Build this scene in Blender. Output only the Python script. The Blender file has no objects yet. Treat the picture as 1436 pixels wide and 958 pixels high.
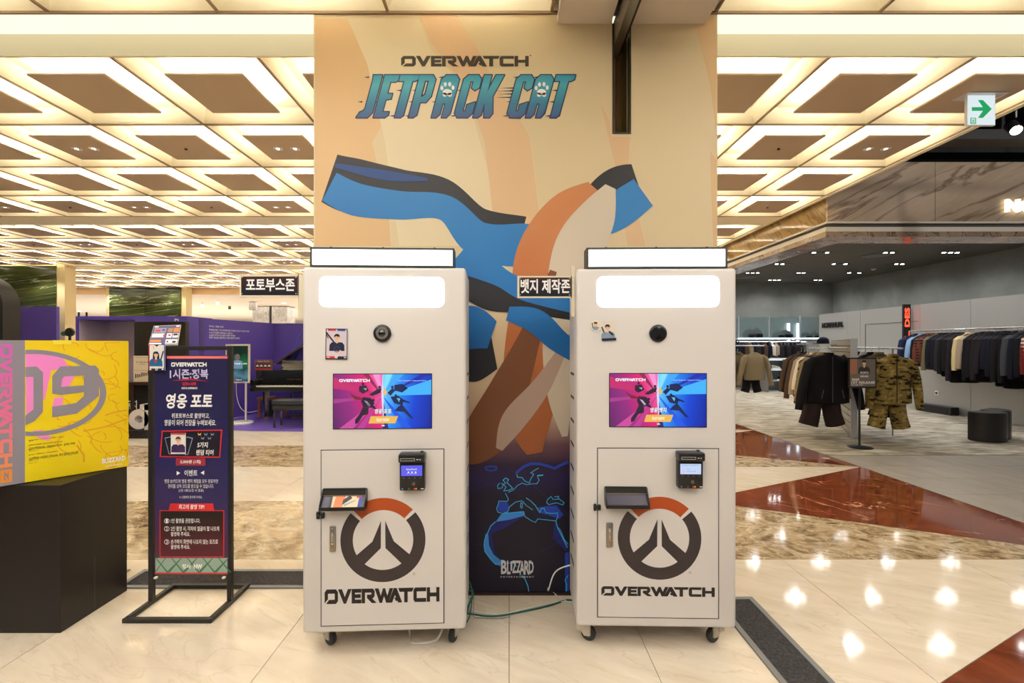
import bpy, bmesh, math, random
from mathutils import Vector, Matrix, Euler
random.seed(7)
C = bpy.context.scene.collection
SC = bpy.context.scene

# ------------------------------------------------------------------ camera, world, lights, exposure
F, CX, CY, EYE = 669.0, 714.0, 485.0, 1.46      # focal length in pixels, vanishing point, eye height
cam = bpy.data.cameras.new('camera'); camo = bpy.data.objects.new('camera', cam); C.objects.link(camo)
camo.location = (0, 0, EYE); camo.rotation_euler = (math.pi/2, 0, 0)
cam.sensor_width = 36; cam.lens = F/1436*36
cam.shift_x = (718-CX)/1436; cam.shift_y = -(479-CY)/1436*-1*-1
cam.shift_y = (CY-479)/1436
cam.clip_start = 0.05; cam.clip_end = 200
SC.camera = camo
SC.view_settings.view_transform = 'Standard'; SC.view_settings.look = 'None'
SC.view_settings.gamma = 1; SC.view_settings.exposure = 0.0
w = bpy.data.worlds.new('world'); SC.world = w; w.use_nodes = True
w.node_tree.nodes['Background'].inputs[0].default_value = (1.0, 0.97, 0.95, 1)
w.node_tree.nodes['Background'].inputs[1].default_value = 0.16

def area(name, loc, sx, sy, power, col=(1, .975, .945), rot=(0, 0, 0)):
    l = bpy.data.lights.new(name, 'AREA'); l.shape = 'RECTANGLE'; l.size = sx; l.size_y = sy
    l.energy = power; l.color = col
    o = bpy.data.objects.new(name, l); C.objects.link(o); o.location = loc; o.rotation_euler = rot
    return o
# unseen area lamps added as broad fill below stretches of the ceiling
area('ceiling_fill_light', (0, -1.2, 3.36), 8, 2.6, 150)
area('ceiling_fill_light', (-2.3, 1.0, 3.36), 4.2, 1.8, 60)
area('ceiling_fill_light', (2.6, 1.0, 3.36), 2.4, 1.8, 38)
area('ceiling_fill_light', (-12, 24, 3.18), 24, 12, 2200)
def spot(name, loc, power, col=(1, .97, .93), ang=110, r=.04, rot=(0, 0, 0), blend=.6):
    l = bpy.data.lights.new(name, 'SPOT'); l.energy = power; l.color = col; l.spot_size = math.radians(ang); l.spot_blend = blend
    l.shadow_soft_size = r; o = bpy.data.objects.new(name, l); C.objects.link(o); o.location = loc; o.rotation_euler = rot; return o

# ------------------------------------------------------------------ helpers
def lin(c):
    return tuple(((x/255)/12.92 if x/255 <= .04045 else ((x/255+.055)/1.055)**2.4) for x in c)
MATS = {}
def mat(name, rgb=(200, 200, 200), rough=.5, metal=0, emit=None, es=1, spec=.5, coat=0, alpha=1, trans=0):
    if name in MATS: return MATS[name]
    m = bpy.data.materials.new(name); m.use_nodes = True
    b = m.node_tree.nodes['Principled BSDF']
    b.inputs['Base Color'].default_value = (*lin(rgb), 1)
    b.inputs['Roughness'].default_value = rough; b.inputs['Metallic'].default_value = metal
    b.inputs['Specular IOR Level'].default_value = spec
    b.inputs['Coat Weight'].default_value = coat; b.inputs['Coat Roughness'].default_value = .08
    b.inputs['Alpha'].default_value = alpha; b.inputs['Transmission Weight'].default_value = trans
    if emit:
        b.inputs['Emission Color'].default_value = (*lin(emit), 1); b.inputs['Emission Strength'].default_value = es
    m.diffuse_color = (*lin(rgb), 1)
    MATS[name] = m
    return m
def nodes(m):
    nt = m.node_tree; return nt, nt.nodes, nt.links, nt.nodes['Principled BSDF']
def ramp_mat(name, stops, axis=2, lo=0, hi=1, rough=.4, emit=0, coat=0, noise=0, dirv=None, noise_scale=3, spec=.5):
    """colour ramp along a local direction (a printed gradient)"""
    m = mat(name, rough=rough, coat=coat, spec=spec)
    nt, N, L, b = nodes(m)
    tc = N.new('ShaderNodeTexCoord'); dp = N.new('ShaderNodeVectorMath'); dp.operation = 'DOT_PRODUCT'
    d = dirv or tuple(1.0 if i == axis else 0.0 for i in range(3)); dp.inputs[1].default_value = d
    L.new(tc.outputs['Object'], dp.inputs[0])
    src = dp.outputs['Value']
    if noise:
        n = N.new('ShaderNodeTexNoise'); n.inputs['Scale'].default_value = noise_scale; L.new(tc.outputs['Object'], n.inputs['Vector'])
        ma = N.new('ShaderNodeMath'); ma.operation = 'MULTIPLY_ADD'; ma.inputs[1].default_value = noise
        L.new(n.outputs['Fac'], ma.inputs[0]); L.new(src, ma.inputs[2]); src = ma.outputs[0]
    mr = N.new('ShaderNodeMapRange'); mr.inputs['From Min'].default_value = lo; mr.inputs['From Max'].default_value = hi
    L.new(src, mr.inputs['Value'])
    cr = N.new('ShaderNodeValToRGB'); e = cr.color_ramp.elements
    while len(e) > 1: e.remove(e[-1])
    e[0].position = stops[0][0]; e[0].color = (*lin(stops[0][1]), 1)
    for p, c in stops[1:]:
        q = e.new(p); q.color = (*lin(c), 1)
    L.new(mr.outputs[0], cr.inputs[0]); L.new(cr.outputs[0], b.inputs['Base Color'])
    if emit:
        L.new(cr.outputs[0], b.inputs['Emission Color']); b.inputs['Emission Strength'].default_value = emit
        b.inputs['Base Color'].default_value = (0, 0, 0, 1)
        for l in list(b.inputs['Base Color'].links): L.remove(l)
    return m
def stone(name, c0, c1, vein=None, scale=2, stretch=(1, 1, 1), rot=0, rough=.12, vein_w=.02, vein_scale=3, detail=8, c2=None, bump=0, vein_amt=1, spec=.5, distortion=.6, patch=0, axis=2):
    m = mat(name, c0, rough=rough, spec=spec)
    nt, N, L, b = nodes(m)
    tc = N.new('ShaderNodeTexCoord'); mp = N.new('ShaderNodeMapping')
    mp.inputs['Scale'].default_value = stretch
    r = [0, 0, 0]; r[axis] = rot; mp.inputs['Rotation'].default_value = r
    # rotate first, then stretch
    mp0 = N.new('ShaderNodeMapping'); mp0.inputs['Rotation'].default_value = r; mp.inputs['Rotation'].default_value = (0, 0, 0)
    L.new(tc.outputs['Object'], mp0.inputs[0]); L.new(mp0.outputs[0], mp.inputs[0])
    n = N.new('ShaderNodeTexNoise'); n.inputs['Scale'].default_value = scale; n.inputs['Detail'].default_value = detail
    n.inputs['Roughness'].default_value = .62; n.inputs['Distortion'].default_value = distortion
    L.new(mp.outputs[0], n.inputs['Vector'])
    cr = N.new('ShaderNodeValToRGB'); e = cr.color_ramp.elements
    e[0].position = .34; e[0].color = (*lin(c0), 1); e[1].position = .68; e[1].color = (*lin(c1), 1)
    if c2: q = e.new(.5); q.color = (*lin(c2), 1)
    L.new(n.outputs['Fac'], cr.inputs[0]); out = cr.outputs[0]
    if vein:
        v = N.new('ShaderNodeTexNoise'); v.inputs['Scale'].default_value = vein_scale; v.inputs['Detail'].default_value = 5
        v.inputs['Distortion'].default_value = 1.2
        L.new(mp.outputs[0], v.inputs['Vector'])
        a = N.new('ShaderNodeMath'); a.operation = 'SUBTRACT'; a.inputs[1].default_value = .5; L.new(v.outputs['Fac'], a.inputs[0])
        ab = N.new('ShaderNodeMath'); ab.operation = 'ABSOLUTE'; L.new(a.outputs[0], ab.inputs[0])
        mr = N.new('ShaderNodeMapRange'); mr.inputs['From Min'].default_value = 0; mr.inputs['From Max'].default_value = vein_w
        mr.inputs['To Min'].default_value = vein_amt; mr.inputs['To Max'].default_value = 0; L.new(ab.outputs[0], mr.inputs[0])
        fac = mr.outputs[0]
        if patch:
            p = N.new('ShaderNodeTexNoise'); p.inputs['Scale'].default_value = 2.2; L.new(tc.outputs['Object'], p.inputs['Vector'])
            mr2 = N.new('ShaderNodeMapRange'); mr2.inputs['From Min'].default_value = .5; mr2.inputs['From Max'].default_value = .62; L.new(p.outputs['Fac'], mr2.inputs[0])
            mu = N.new('ShaderNodeMath'); mu.operation = 'MULTIPLY'; L.new(fac, mu.inputs[0]); L.new(mr2.outputs[0], mu.inputs[1]); fac = mu.outputs[0]
        mx = N.new('ShaderNodeMix'); mx.data_type = 'RGBA'; L.new(fac, mx.inputs['Factor']); L.new(out, mx.inputs['A'])
        mx.inputs['B'].default_value = (*lin(vein), 1); out = mx.outputs['Result']
    L.new(out, b.inputs['Base Color'])
    if bump:
        bp = N.new('ShaderNodeBump'); bp.inputs['Strength'].default_value = bump; bp.inputs['Distance'].default_value = .01
        L.new(n.outputs['Fac'], bp.inputs['Height']); L.new(bp.outputs[0], b.inputs['Normal'])
    return m
def glow(name, rgb, s=1.0):
    m = mat(name, (0, 0, 0), rough=.6, emit=rgb, es=s); return m

class MB:
    def __init__(s): s.v = []; s.f = []; s.mi = []; s.mats = []; s.X = None
    def _m(s, m):
        if m not in s.mats: s.mats.append(m)
        return s.mats.index(m)
    def add(s, vs, fs, m):
        o = len(s.v)
        if s.X is not None: vs = [s.X @ Vector(v) for v in vs]
        s.v += [tuple(v) for v in vs]; k = s._m(m)
        for f in fs: s.f.append([i+o for i in f]); s.mi.append(k)
        return s
    def box(s, x0, x1, y0, y1, z0, z1, m):
        return s.add([(x0,y0,z0),(x1,y0,z0),(x1,y1,z0),(x0,y1,z0),(x0,y0,z1),(x1,y0,z1),(x1,y1,z1),(x0,y1,z1)],
            [(0,3,2,1),(4,5,6,7),(0,1,5,4),(1,2,6,5),(2,3,7,6),(3,0,4,7)], m)
    def rbox(s, x0, x1, y0, y1, z0, z1, m, r=.01, seg=2, edges=None):
        bm = bmesh.new(); bmesh.ops.create_cube(bm, size=1)
        for v in bm.verts: v.co = Vector(((x0+x1)/2+v.co.x*(x1-x0), (y0+y1)/2+v.co.y*(y1-y0), (z0+z1)/2+v.co.z*(z1-z0)))
        ed = [e for e in bm.edges if edges is None or abs((e.verts[0].co-e.verts[1].co).normalized()[edges]) > .9]
        bmesh.ops.bevel(bm, geom=ed, offset=r, segments=seg, profile=.5, affect='EDGES')
        bm.verts.index_update()
        s.add([v.co.copy() for v in bm.verts], [[v.index for v in f.verts] for f in bm.faces], m); bm.free(); return s
    def poly(s, pts, y, m):          # flat outline in x,z facing -y
        return s.add([(p[0], y, p[1]) for p in pts], [list(range(len(pts)))], m)
    def rect(s, x0, x1, z0, z1, y, m): return s.poly([(x0,z0),(x1,z0),(x1,z1),(x0,z1)], y, m)
    def prism(s, pts, y0, y1, m):    # outline in x,z extruded along y
        n = len(pts)
        vs = [(p[0], y0, p[1]) for p in pts]+[(p[0], y1, p[1]) for p in pts]
        fs = [list(range(n)), list(range(2*n-1, n-1, -1))]+[[i, i+n, (i+1)%n+n, (i+1)%n] for i in range(n)]
        return s.add(vs, fs, m)
    def slab(s, pts, z0, z1, m):     # outline in x,y extruded along z
        n = len(pts)
        vs = [(p[0], p[1], z0) for p in pts]+[(p[0], p[1], z1) for p in pts]
        fs = [list(range(n-1, -1, -1)), list(range(n, 2*n))]+[[i, (i+1)%n, (i+1)%n+n, i+n] for i in range(n)]
        return s.add(vs, fs, m)
    def tube(s, pts, r, m, seg=8, caps=True):
        pts = [Vector(p) for p in pts]; n = len(pts)
        rr = r if isinstance(r, (list, tuple)) else [r]*n
        vs = []; up = None
        for i, p in enumerate(pts):
            t = (pts[min(i+1, n-1)]-pts[max(i-1, 0)]).normalized()
            if up is None:
                up = Vector((0,0,1)) if abs(t.z) < .9 else Vector((0,1,0))
            a = t.cross(up).normalized(); b = a.cross(t).normalized(); up = b
            q = rr[i]; qa, qb = q if isinstance(q, (list, tuple)) else (q, q)
            for k in range(seg):
                g = 2*math.pi*k/seg; vs.append(p+a*math.cos(g)*qa+b*math.sin(g)*qb)
        fs = [[i*seg+k, i*seg+(k+1)%seg, (i+1)*seg+(k+1)%seg, (i+1)*seg+k] for i in range(n-1) for k in range(seg)]
        if caps: fs += [list(range(seg-1, -1, -1)), list(range((n-1)*seg, n*seg))]
        return s.add(vs, fs, m)
    def lathe(s, prof, c, m, seg=20, axis='z'):
        vs = []
        for r, h in prof:
            for k in range(seg):
                g = 2*math.pi*k/seg; a, b = r*math.cos(g), r*math.sin(g)
                vs.append((c[0]+a, c[1]+b, c[2]+h) if axis == 'z' else ((c[0]+a, c[1]+h, c[2]+b) if axis == 'y' else (c[0]+h, c[1]+a, c[2]+b)))
        n = len(prof)
        fs = [[i*seg+k, i*seg+(k+1)%seg, (i+1)*seg+(k+1)%seg, (i+1)*seg+k] for i in range(n-1) for k in range(seg)]
        if prof[0][0] > 1e-5: fs.append(list(range(seg-1, -1, -1)))
        if prof[-1][0] > 1e-5: fs.append(list(range((n-1)*seg, n*seg)))
        return s.add(vs, fs, m)
    def ellipse(s, cx, cz, rx, rz, y, m, n=20, a0=0, a1=360):
        pts = [(cx+rx*math.cos(math.radians(a0+(a1-a0)*k/n)), cz+rz*math.sin(math.radians(a0+(a1-a0)*k/n))) for k in range(n + (0 if a1-a0 == 360 else 1))]
        return s.poly(pts, y, m)
    def ring(s, cx, cz, ro, ri, y, m, a0=0, a1=360, n=48, sx=1):
        vs = []; fs = []
        for k in range(n+1):
            g = math.radians(a0+(a1-a0)*k/n); c_, s_ = math.cos(g), math.sin(g)
            vs += [(cx+ro*c_*sx, y, cz+ro*s_), (cx+ri*c_*sx, y, cz+ri*s_)]
        for k in range(n): fs.append((2*k, 2*k+1, 2*k+3, 2*k+2))
        return s.add(vs, fs, m)
    def line(s, pts, w_, y, m, closed=False):
        P = list(pts)+([pts[0]] if closed else [])
        for (x0, z0), (x1, z1) in zip(P, P[1:]):
            d = math.hypot(x1-x0, z1-z0) or 1e-9; nx, nz = -(z1-z0)/d*w_/2, (x1-x0)/d*w_/2
            s.lk = getattr(s, 'lk', 0)+1; yy = y-.00006*(s.lk % 4)
            ex, ez = (x1-x0)/d*w_*.35, (z1-z0)/d*w_*.35
            s.poly([(x0+nx-ex, z0+nz-ez), (x0-nx-ex, z0-nz-ez), (x1-nx+ex, z1-nz+ez), (x1+nx+ex, z1+nz+ez)], yy, m)
        return s
    def build(s, name, parent=None, smooth=False, **kw):
        me = bpy.data.meshes.new(name); me.from_pydata(s.v, [], s.f)
        for m in s.mats: me.materials.append(m)
        me.polygons.foreach_set('material_index', s.mi)
        if smooth: me.shade_smooth(); me.set_sharp_from_angle(angle=math.radians(38))
        me.update()
        o = bpy.data.objects.new(name, me); C.objects.link(o)
        if parent: o.parent = parent
        for k, v_ in kw.items(): o[k] = v_
        return o
def thing(name, label, cat, loc=(0,0,0), rz=0, group=None, rot=None):
    o = bpy.data.objects.new(name, None); C.objects.link(o); o.empty_display_size = .1
    o.location = loc; o.rotation_euler = rot if rot else (0, 0, rz)
    o['label'] = label; o['category'] = cat
    if group: o['group'] = group
    bpy.context.view_layer.update() if False else None
    return o
def struct(name, mb, smooth=False, parent=None, **kw): return mb.build(name, parent, smooth, **({} if parent else {'kind': 'structure'}), **kw)
def tree_copy(o, parent=None):
    c = o.copy(); C.objects.link(c)
    if parent: c.parent = parent
    for ch in list(o.children): tree_copy(ch, c)
    return c
def P(px, py, Y): return ((px-CX)*Y/F, Y, EYE-(py-CY)*Y/F)   # where a sight line meets the plane at distance Y
def GX(px, py): Y = EYE*F/(py-CY); return ((px-CX)*Y/F, Y)      # where it meets the floor
class Face:   # a face plane (local y = 0) of a thing at loc / rot: sight line -> local x, z
    def __init__(s, loc, rot=(0,0,0), y=0):
        s.M = Matrix.Translation(Vector(loc)) @ Euler(rot).to_matrix().to_4x4(); s.Mi = s.M.inverted(); s.y = y
    def uv(s, px, py):
        o = s.Mi @ Vector((0, 0, EYE)); d = s.Mi.to_3x3() @ Vector(((px-CX)/F, 1, -(py-CY)/F))
        t = (s.y-o.y)/d.y; q = o+d*t; return (q.x, q.z)
    def pts(s, L_): return [s.uv(*p) for p in L_]
def text_geo(body, bold=0.0, space=1.0):
    cu = bpy.data.curves.new('t', 'FONT'); cu.body = body; cu.size = 1; cu.offset = bold; cu.resolution_u = 2
    cu.space_character = space
    ob = bpy.data.objects.new('t', cu)
    me = bpy.data.meshes.new_from_object(ob)
    vs = [(v.co.x, v.co.y) for v in me.vertices]; fs = [list(p.vertices) for p in me.polygons]
    bpy.data.objects.remove(ob); bpy.data.curves.remove(cu); bpy.data.meshes.remove(me)
    return vs, fs
TG = {}
def text(mb, body, x0, x1, z0, z1, y, m, bold=.0, shear=0, rot90=False, space=1.0):
    """lettering fitted into a local rectangle on the plane y"""
    k = (body, bold, space)
    if k not in TG: TG[k] = text_geo(body, bold, space)
    vs, fs = TG[k]
    if not vs: return
    if shear: vs = [(a+b*shear, b) for a, b in vs]
    if rot90: vs = [(-b, a) for a, b in vs]
    ax0, ax1 = min(v[0] for v in vs), max(v[0] for v in vs); bz0, bz1 = min(v[1] for v in vs), max(v[1] for v in vs)
    vs = [(x0+(a-ax0)/(ax1-ax0+1e-9)*(x1-x0), y, z0+(b-bz0)/(bz1-bz0+1e-9)*(z1-z0)) for a, b in vs]
    mb.add(vs, fs, m)
def textf(mb, fc, body, px0, py0, px1, py1, y, m, **k):
    a = fc.uv(px0, py1); b = fc.uv(px1, py0); text(mb, body, a[0], b[0], a[1], b[1], y, m, **k)
OW = [[(.2,1),(1.1,1),(1.29,.82),(1.29,.18),(1.1,0),(.18,0),(.43,.25),(1.02,.25),(1.02,.75),(.28,.75),(.28,.34),(0,.08),(0,.8)],
 [(1.37,1),(1.7,1),(2.02,.4),(2.34,1),(2.66,1),(2.12,0),(1.92,0)],
 [(2.74,1),(3.67,1),(3.67,.78),(3.02,.78),(3.02,.61),(3.6,.61),(3.6,.4),(3.02,.4),(3.02,.22),(3.67,.22),(3.67,0),(2.74,0)],
 [(3.76,1),(4.85,1),(5.02,.84),(5.02,.5),(4.86,.34),(4.72,.34),(5.2,0),(4.78,0),(4.3,.36),(4.3,.56),(4.74,.56),(4.74,.77),(4.04,.77),(4.04,0),(3.76,0)],
 [(5.1,1),(5.42,1),(5.68,.42),(5.92,1),(6.1,1),(6.34,.42),(6.6,1),(6.9,1),(6.44,0),(6.24,0),(6.01,.52),(5.78,0),(5.58,0)],
 [(6.5,0),(6.82,0),(7.12,.6),(7.28,.3),(7.1,.3),(7.22,.12),(7.4,.12),(7.46,0),(7.82,0),(7.28,1),(7.02,1)],
 [(7.5,1),(9.0,1),(8.87,.77),(8.4,.77),(8.4,0),(8.1,0),(8.1,.77),(7.62,.77)],
 [(9.2,1),(10.3,1),(10.3,.77),(9.33,.77),(9.33,.23),(10.3,.23),(10.3,0),(9.2,0),(9.05,.15),(9.05,.85)],
 [(10.42,0),(10.42,1),(10.7,1),(10.7,.61),(11.4,.61),(11.4,1),(11.67,1),(11.67,0),(11.4,0),(11.4,.38),(10.7,.38),(10.7,0)]]
def offs(poly, d):
    n = len(poly); A = sum(poly[i][0]*poly[(i+1)%n][1]-poly[(i+1)%n][0]*poly[i][1] for i in range(n)); sg = 1 if A > 0 else -1
    out = []
    for i in range(n):
        p, q, r = poly[i-1], poly[i], poly[(i+1)%n]
        a = Vector((q[0]-p[0], q[1]-p[1])).normalized(); b = Vector((r[0]-q[0], r[1]-q[1])).normalized()
        na = Vector((a.y, -a.x))*sg; nb = Vector((b.y, -b.x))*sg; m = (na+nb)
        m = m.normalized() if m.length > 1e-6 else na; k = d/max(.45, m.dot(na))
        out.append((q[0]+m.x*k, q[1]+m.y*k))
    return out
def wordmark(mb, x0, x1, z0, z1, y, m, rot90=False):
    for L_ in OW:
        L_ = offs(L_, .03)
        if rot90: mb.poly([(x0+b*(x1-x0), z1-a/11.67*(z1-z0)) for a, b in L_], y, m)
        else: mb.poly([(x0+a/11.67*(x1-x0), z0+b*(z1-z0)) for a, b in L_], y, m)
# ------------------------------------------------------------------ shared materials
M_cream = mat('coffer_cream_paint', (242, 234, 208), .6)
M_beam = mat('beam_cream_lightened', (254, 244, 214), .6)  # the coffer cream lightened, so beams and slot face look better lit
M_rib = mat('coffer_rib_paint', (140, 116, 90), .6)
M_panel = mat('coffer_brown_panel', (188, 166, 142), .75)
M_led = glow('coffer_led_strip', (255, 249, 234), 31)
M_white = mat('white_powder_coat', (216, 212, 210), .32)
M_black = mat('black_satin', (22, 21, 21), .4)
M_blackp = mat('black_print', (36, 30, 30), .5)
M_chrome = mat('chrome', (200, 200, 200), .2, 1)
M_steel = mat('brushed_steel', (170, 168, 164), .35, 1)
M_wprint = mat('white_print', (245, 245, 245), .5)
M_red = mat('red_print', (205, 38, 44), .5)
M_glass = mat('clear_acrylic', (235, 240, 240), .05, alpha=.25)

# ------------------------------------------------------------------ floor
M_beige = stone('beige_marble', (216, 202, 182), (230, 219, 202), vein=(186, 166, 138), scale=2.6, stretch=(1, 3.4, 1), rot=.5, rough=.07, vein_w=.012, vein_scale=1.3, vein_amt=.3, detail=7)
M_emp = stone('brown_marble', (104, 84, 60), (206, 190, 164), c2=(168, 146, 114), vein=(226, 214, 190), scale=4.2, stretch=(1, 1.5, 1), rot=.3, rough=.08, vein_w=.02, vein_scale=5, vein_amt=.6, detail=12, distortion=1.8)
M_redm = stone('red_marble', (96, 44, 26), (130, 68, 44), vein=(226, 190, 150), scale=3, rough=.06, vein_w=.011, vein_scale=1.5, vein_amt=.85, patch=1, stretch=(1, 2, 1), rot=.9)
M_greyt = stone('grey_stone_tile', (140, 134, 126), (162, 156, 147), scale=1.6, stretch=(1, 4, 1), rot=1.45, rough=.3)
M_carpet = stone('grey_beige_carpet', (112, 106, 96), (190, 182, 168), c2=(154, 146, 132), scale=5, stretch=(.5, 1.6, 1), rough=.95, detail=14, bump=.5, spec=.1)
M_grout = mat('dark_grout', (70, 56, 42), .8)
f = MB(); f.box(-26, 4.235, -3.5, 17, -.06, -.012, M_grout); floor = struct('floor', f)
XR = 4.24; APX = [(-1.72, .77), (.77, 3.26), (3.26, 5.75), (5.75, 8.24), (8.24, 10.73), (10.73, 13.22), (13.22, 15.71)]
def clip(poly, a, b, c):       # keep a*x+b*y <= c
    out = []
    for i in range(len(poly)):
        p, q = poly[i], poly[(i+1) % len(poly)]
        dp, dq = a*p[0]+b*p[1]-c, a*q[0]+b*q[1]-c
        if dp <= 0: out.append(p)
        if (dp < 0) != (dq < 0) and abs(dp-dq) > 1e-9:
            t = dp/(dp-dq); out.append((p[0]+(q[0]-p[0])*t, p[1]+(q[1]-p[1])*t))
    return out
def area2(p): return abs(sum(p[i][0]*p[(i+1)%len(p)][1]-p[(i+1)%len(p)][0]*p[i][1] for i in range(len(p))))/2
tiles = []
joints = [-26+1.18*0]
xs = [-25.9] + [-1.12-1.18*k for k in range(20, 0, -1)] + [-1.12, 0, .66, 1.86, 3.06, XR]
for (y0, y1) in APX:
    ym = (y0+y1)/2-.02
    k = (ym-y0)/(XR-1.81)
    for (m, band) in ((M_emp, (y0, ym)), (M_beige, (ym, y1))):
        for a, b in zip(xs, xs[1:]):
            g = .0015
            p = [(a+g, band[0]+g), (b-g, band[0]+g), (b-g, band[1]-g), (a+g, band[1]-g)]
            # cut away the red triangle
            if m is M_emp: p1 = clip(p, k, 1, k*XR+y0-.003)                      # below y0 + k (XR-x)
            else: p1 = clip(p, k, -1, k*XR-y1-.003)
            if len(p1) > 2 and area2(p1) > .002: tiles.append((p1, m))
    for (lo, hi) in ((y0, ym), (ym, y1)):                                        # red triangle pieces
        for a, b in ((1.7, 3.06), (3.06, XR)):
            p = [(a+.001, lo+.001), (b-.001, lo+.001), (b-.001, hi-.001), (a+.001, hi-.001)]
            p = clip(p, -k, -1, -(k*XR+y0)); p = clip(p, -k, 1, -k*XR+y1)
            if len(p) > 2 and area2(p) > .002: tiles.append((p, M_redm))
ntile = 0; far = MB()
for p, m in tiles:
    cx = sum(q[0] for q in p)/len(p); cy = sum(q[1] for q in p)/len(p)
    if cy < .2 and abs(cx) > 3.5: continue
    vis = cy > 1.0 and abs(cx) < cy*1.15+.8 and ntile < 290
    if vis: MB().slab(p, -.012, 0, m).build('floor_slab', floor); ntile += 1
    else: far.slab(p, -.012, 0, m)
far.build('outer_floor_slabs', floor, kind='stuff')
g = MB(); g.box(XR, 12, -3.5, 6.36, -.06, -.010, mat('grey_grout', (80, 76, 70), .8)); gf = struct('floor_shop_front', g)
n = 0
ry = [-1.6, -.4, .8, 2.0, 3.2, 4.08, 4.68, 5.25, 5.80, 6.36]
for i, (a, b) in enumerate(zip(ry, ry[1:])):
    x = XR+.004
    off = .6 if i % 2 else 1.2
    while x < 11.8:
        x1 = min(x+off, 11.95); off = 1.2
        MB().slab([(x+.002, a+.002), (x1-.002, a+.002), (x1-.002, b-.002), (x+.002, b-.002)], -.010, 0, M_greyt).build('floor_tile', gf); x = x1
c = MB(); c.box(XR, 11.6, 6.36, 17, -.06, .004, M_carpet); struct('floor_shop_carpet', c)
f = MB(); f.box(-40, 12, 17, 46, -.06, 0, stone('far_pale_floor', (200, 190, 172), (222, 212, 196), scale=1.2, rough=.12)); struct('floor_far', f)

# recessed floor mats around the column
M_mat = stone('charcoal_mat', (36, 35, 38), (70, 68, 72), scale=90, rough=.95, detail=3, bump=.6)
M_alu = mat('grey_edge_strip', (120, 122, 126), .4, .4)
def floor_mat(x0, x1, y0, y1, label, e=.028):
    t = thing('floor_mat', label, 'mat', ((x0+x1)/2, (y0+y1)/2, 0)); w2, d2 = (x1-x0)/2, (y1-y0)/2
    MB().box(-w2+e, w2-e, -d2+e, d2-e, 0, .006, M_mat).build('carpet_strip', t)
    fr = MB()
    for q in ((-w2, w2, -d2, -d2+e), (-w2, w2, d2-e, d2), (-w2, -w2+e, -d2+e, d2-e), (w2-e, w2, -d2+e, d2-e)): fr.box(*q, 0, .009, M_alu)
    fr.build('edge_strip', t)
floor_mat(1.17, 1.405, .9, 2.76, 'charcoal strip mat in grey edging running toward the viewer right of the right booth')
floor_mat(-2.37, -1.15, 2.865, 3.10, 'charcoal strip mat in grey edging on the floor behind the banner stand')
floor_mat(-3.7, -2.46, 2.865, 3.10, 'short charcoal strip mat partly hidden behind the black plinth')

# ------------------------------------------------------------------ coffered ceiling
ZC = 3.41
XC = [-.71-.995*k for k in range(19, 0, -1)]+[-.71, .25, 1.21, 2.17, 3.16, 4.12]
def coffer_mesh():
    m = MB(); h = .13; i0, i1 = .492, .445; e = .5
    # dark underside edge of the ribs, then a thin vertical lip, sloped walls and the lid
    def sq(r, z): return [(-r, -r, z), (r, -r, z), (r, r, z), (-r, r, z)]
    def loft(r0, z0, r1, z1, mm):
        m.add(sq(r0, z0)+sq(r1, z1), [(i, (i+1)%4, (i+1)%4+4, i+4) for i in range(4)], mm)
    loft(e, 0, i0, 0, M_rib); loft(i0, 0, i0, .012, M_rib); loft(i0, .012, i1, h, M_cream)
    m.add(sq(i1, h), [(0, 1, 2, 3)], M_cream)
    me = m.build('coffer'); d = me.data; bpy.data.objects.remove(me); return d
COF = coffer_mesh()
def panel_mesh(kind=0):
    m = MB(); a = .282
    m.rbox(-a, a, -a, a, 0, .016, M_panel, .003, 1)
    r0, r1 = .262, .235
    for (x0, x1, y0, y1) in ((-r0, r0, -r0, -r1), (-r0, r0, r1, r0), (-r0, -r1, -r1, r1), (r1, r0, -r1, r1)):
        m.box(x0, x1, y0, y1, .018, .024, M_led)
    for sx in (-1, 1):
        for sy in (-1, 1): m.tube([(sx*.15, sy*.15, .01), (sx*.15, sy*.15, .13)], .006, M_cream, 5)
    me = m.build('ceiling_panel'); d = me.data; bpy.data.objects.remove(me); return d
PAN = panel_mesh()
M_lampin = glow('downlight_lamp', (255, 250, 240), 14); M_trimw = mat('downlight_trim', (225, 222, 215), .3)
def down_mesh():
    m = MB()
    for sx in (-.085, .085):
        m.lathe([(.045, -.003), (.045, .001), (.034, .001), (.032, -.001)], (sx, 0, 0), M_trimw, 14)
        m.lathe([(.0001, -.002), (.015, -.0035), (.024, -.002)], (sx, 0, 0), M_lampin, 12)
        m.tube([(sx-.03, 0, -.004), (sx+.03, 0, -.004)], .004, M_black, 5)
    me = m.build('twin_downlight'); d = me.data; bpy.data.objects.remove(me); return d
DWN = down_mesh()
SMK = MB().lathe([(.014, 0), (.012, -.012), (.0001, -.016)], (0,0,0), M_black, 10).build('sprinkler_head'); SMKd = SMK.data; bpy.data.objects.remove(SMK)
bd = MB()
for (y0, y1) in ((7.22, 7.70), (11.70, 12.18)): bd.box(-20, 4.12, y0, y1, ZC, ZC+.05, M_beam)
bd.box(-20, 4.12, 3.205, 3.222, ZC-.003, ZC+.145, M_beam)                       # rear face of the light slot
bd.box(-20, 4.12, 2.788, 2.80, ZC-.006, ZC+.002, M_rib)
bd.box(4.12, 4.17, -3.3, 16.2, ZC-.01, ZC+.3, M_beam)                        # right-hand edge
bd.box(-20, 4.12, -3.5, 16.3, ZC+.33, ZC+.36, M_cream)                        # slab above
ceil = struct('ceiling', bd)
rows = [(3.22+k, 'm') for k in range(4)]+[(7.70+k, 'm') for k in range(4)]+[(12.18+k, 'm') for k in range(4)]+[(1.8-k, 'f') for k in range(5)]
ncell = 0
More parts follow.
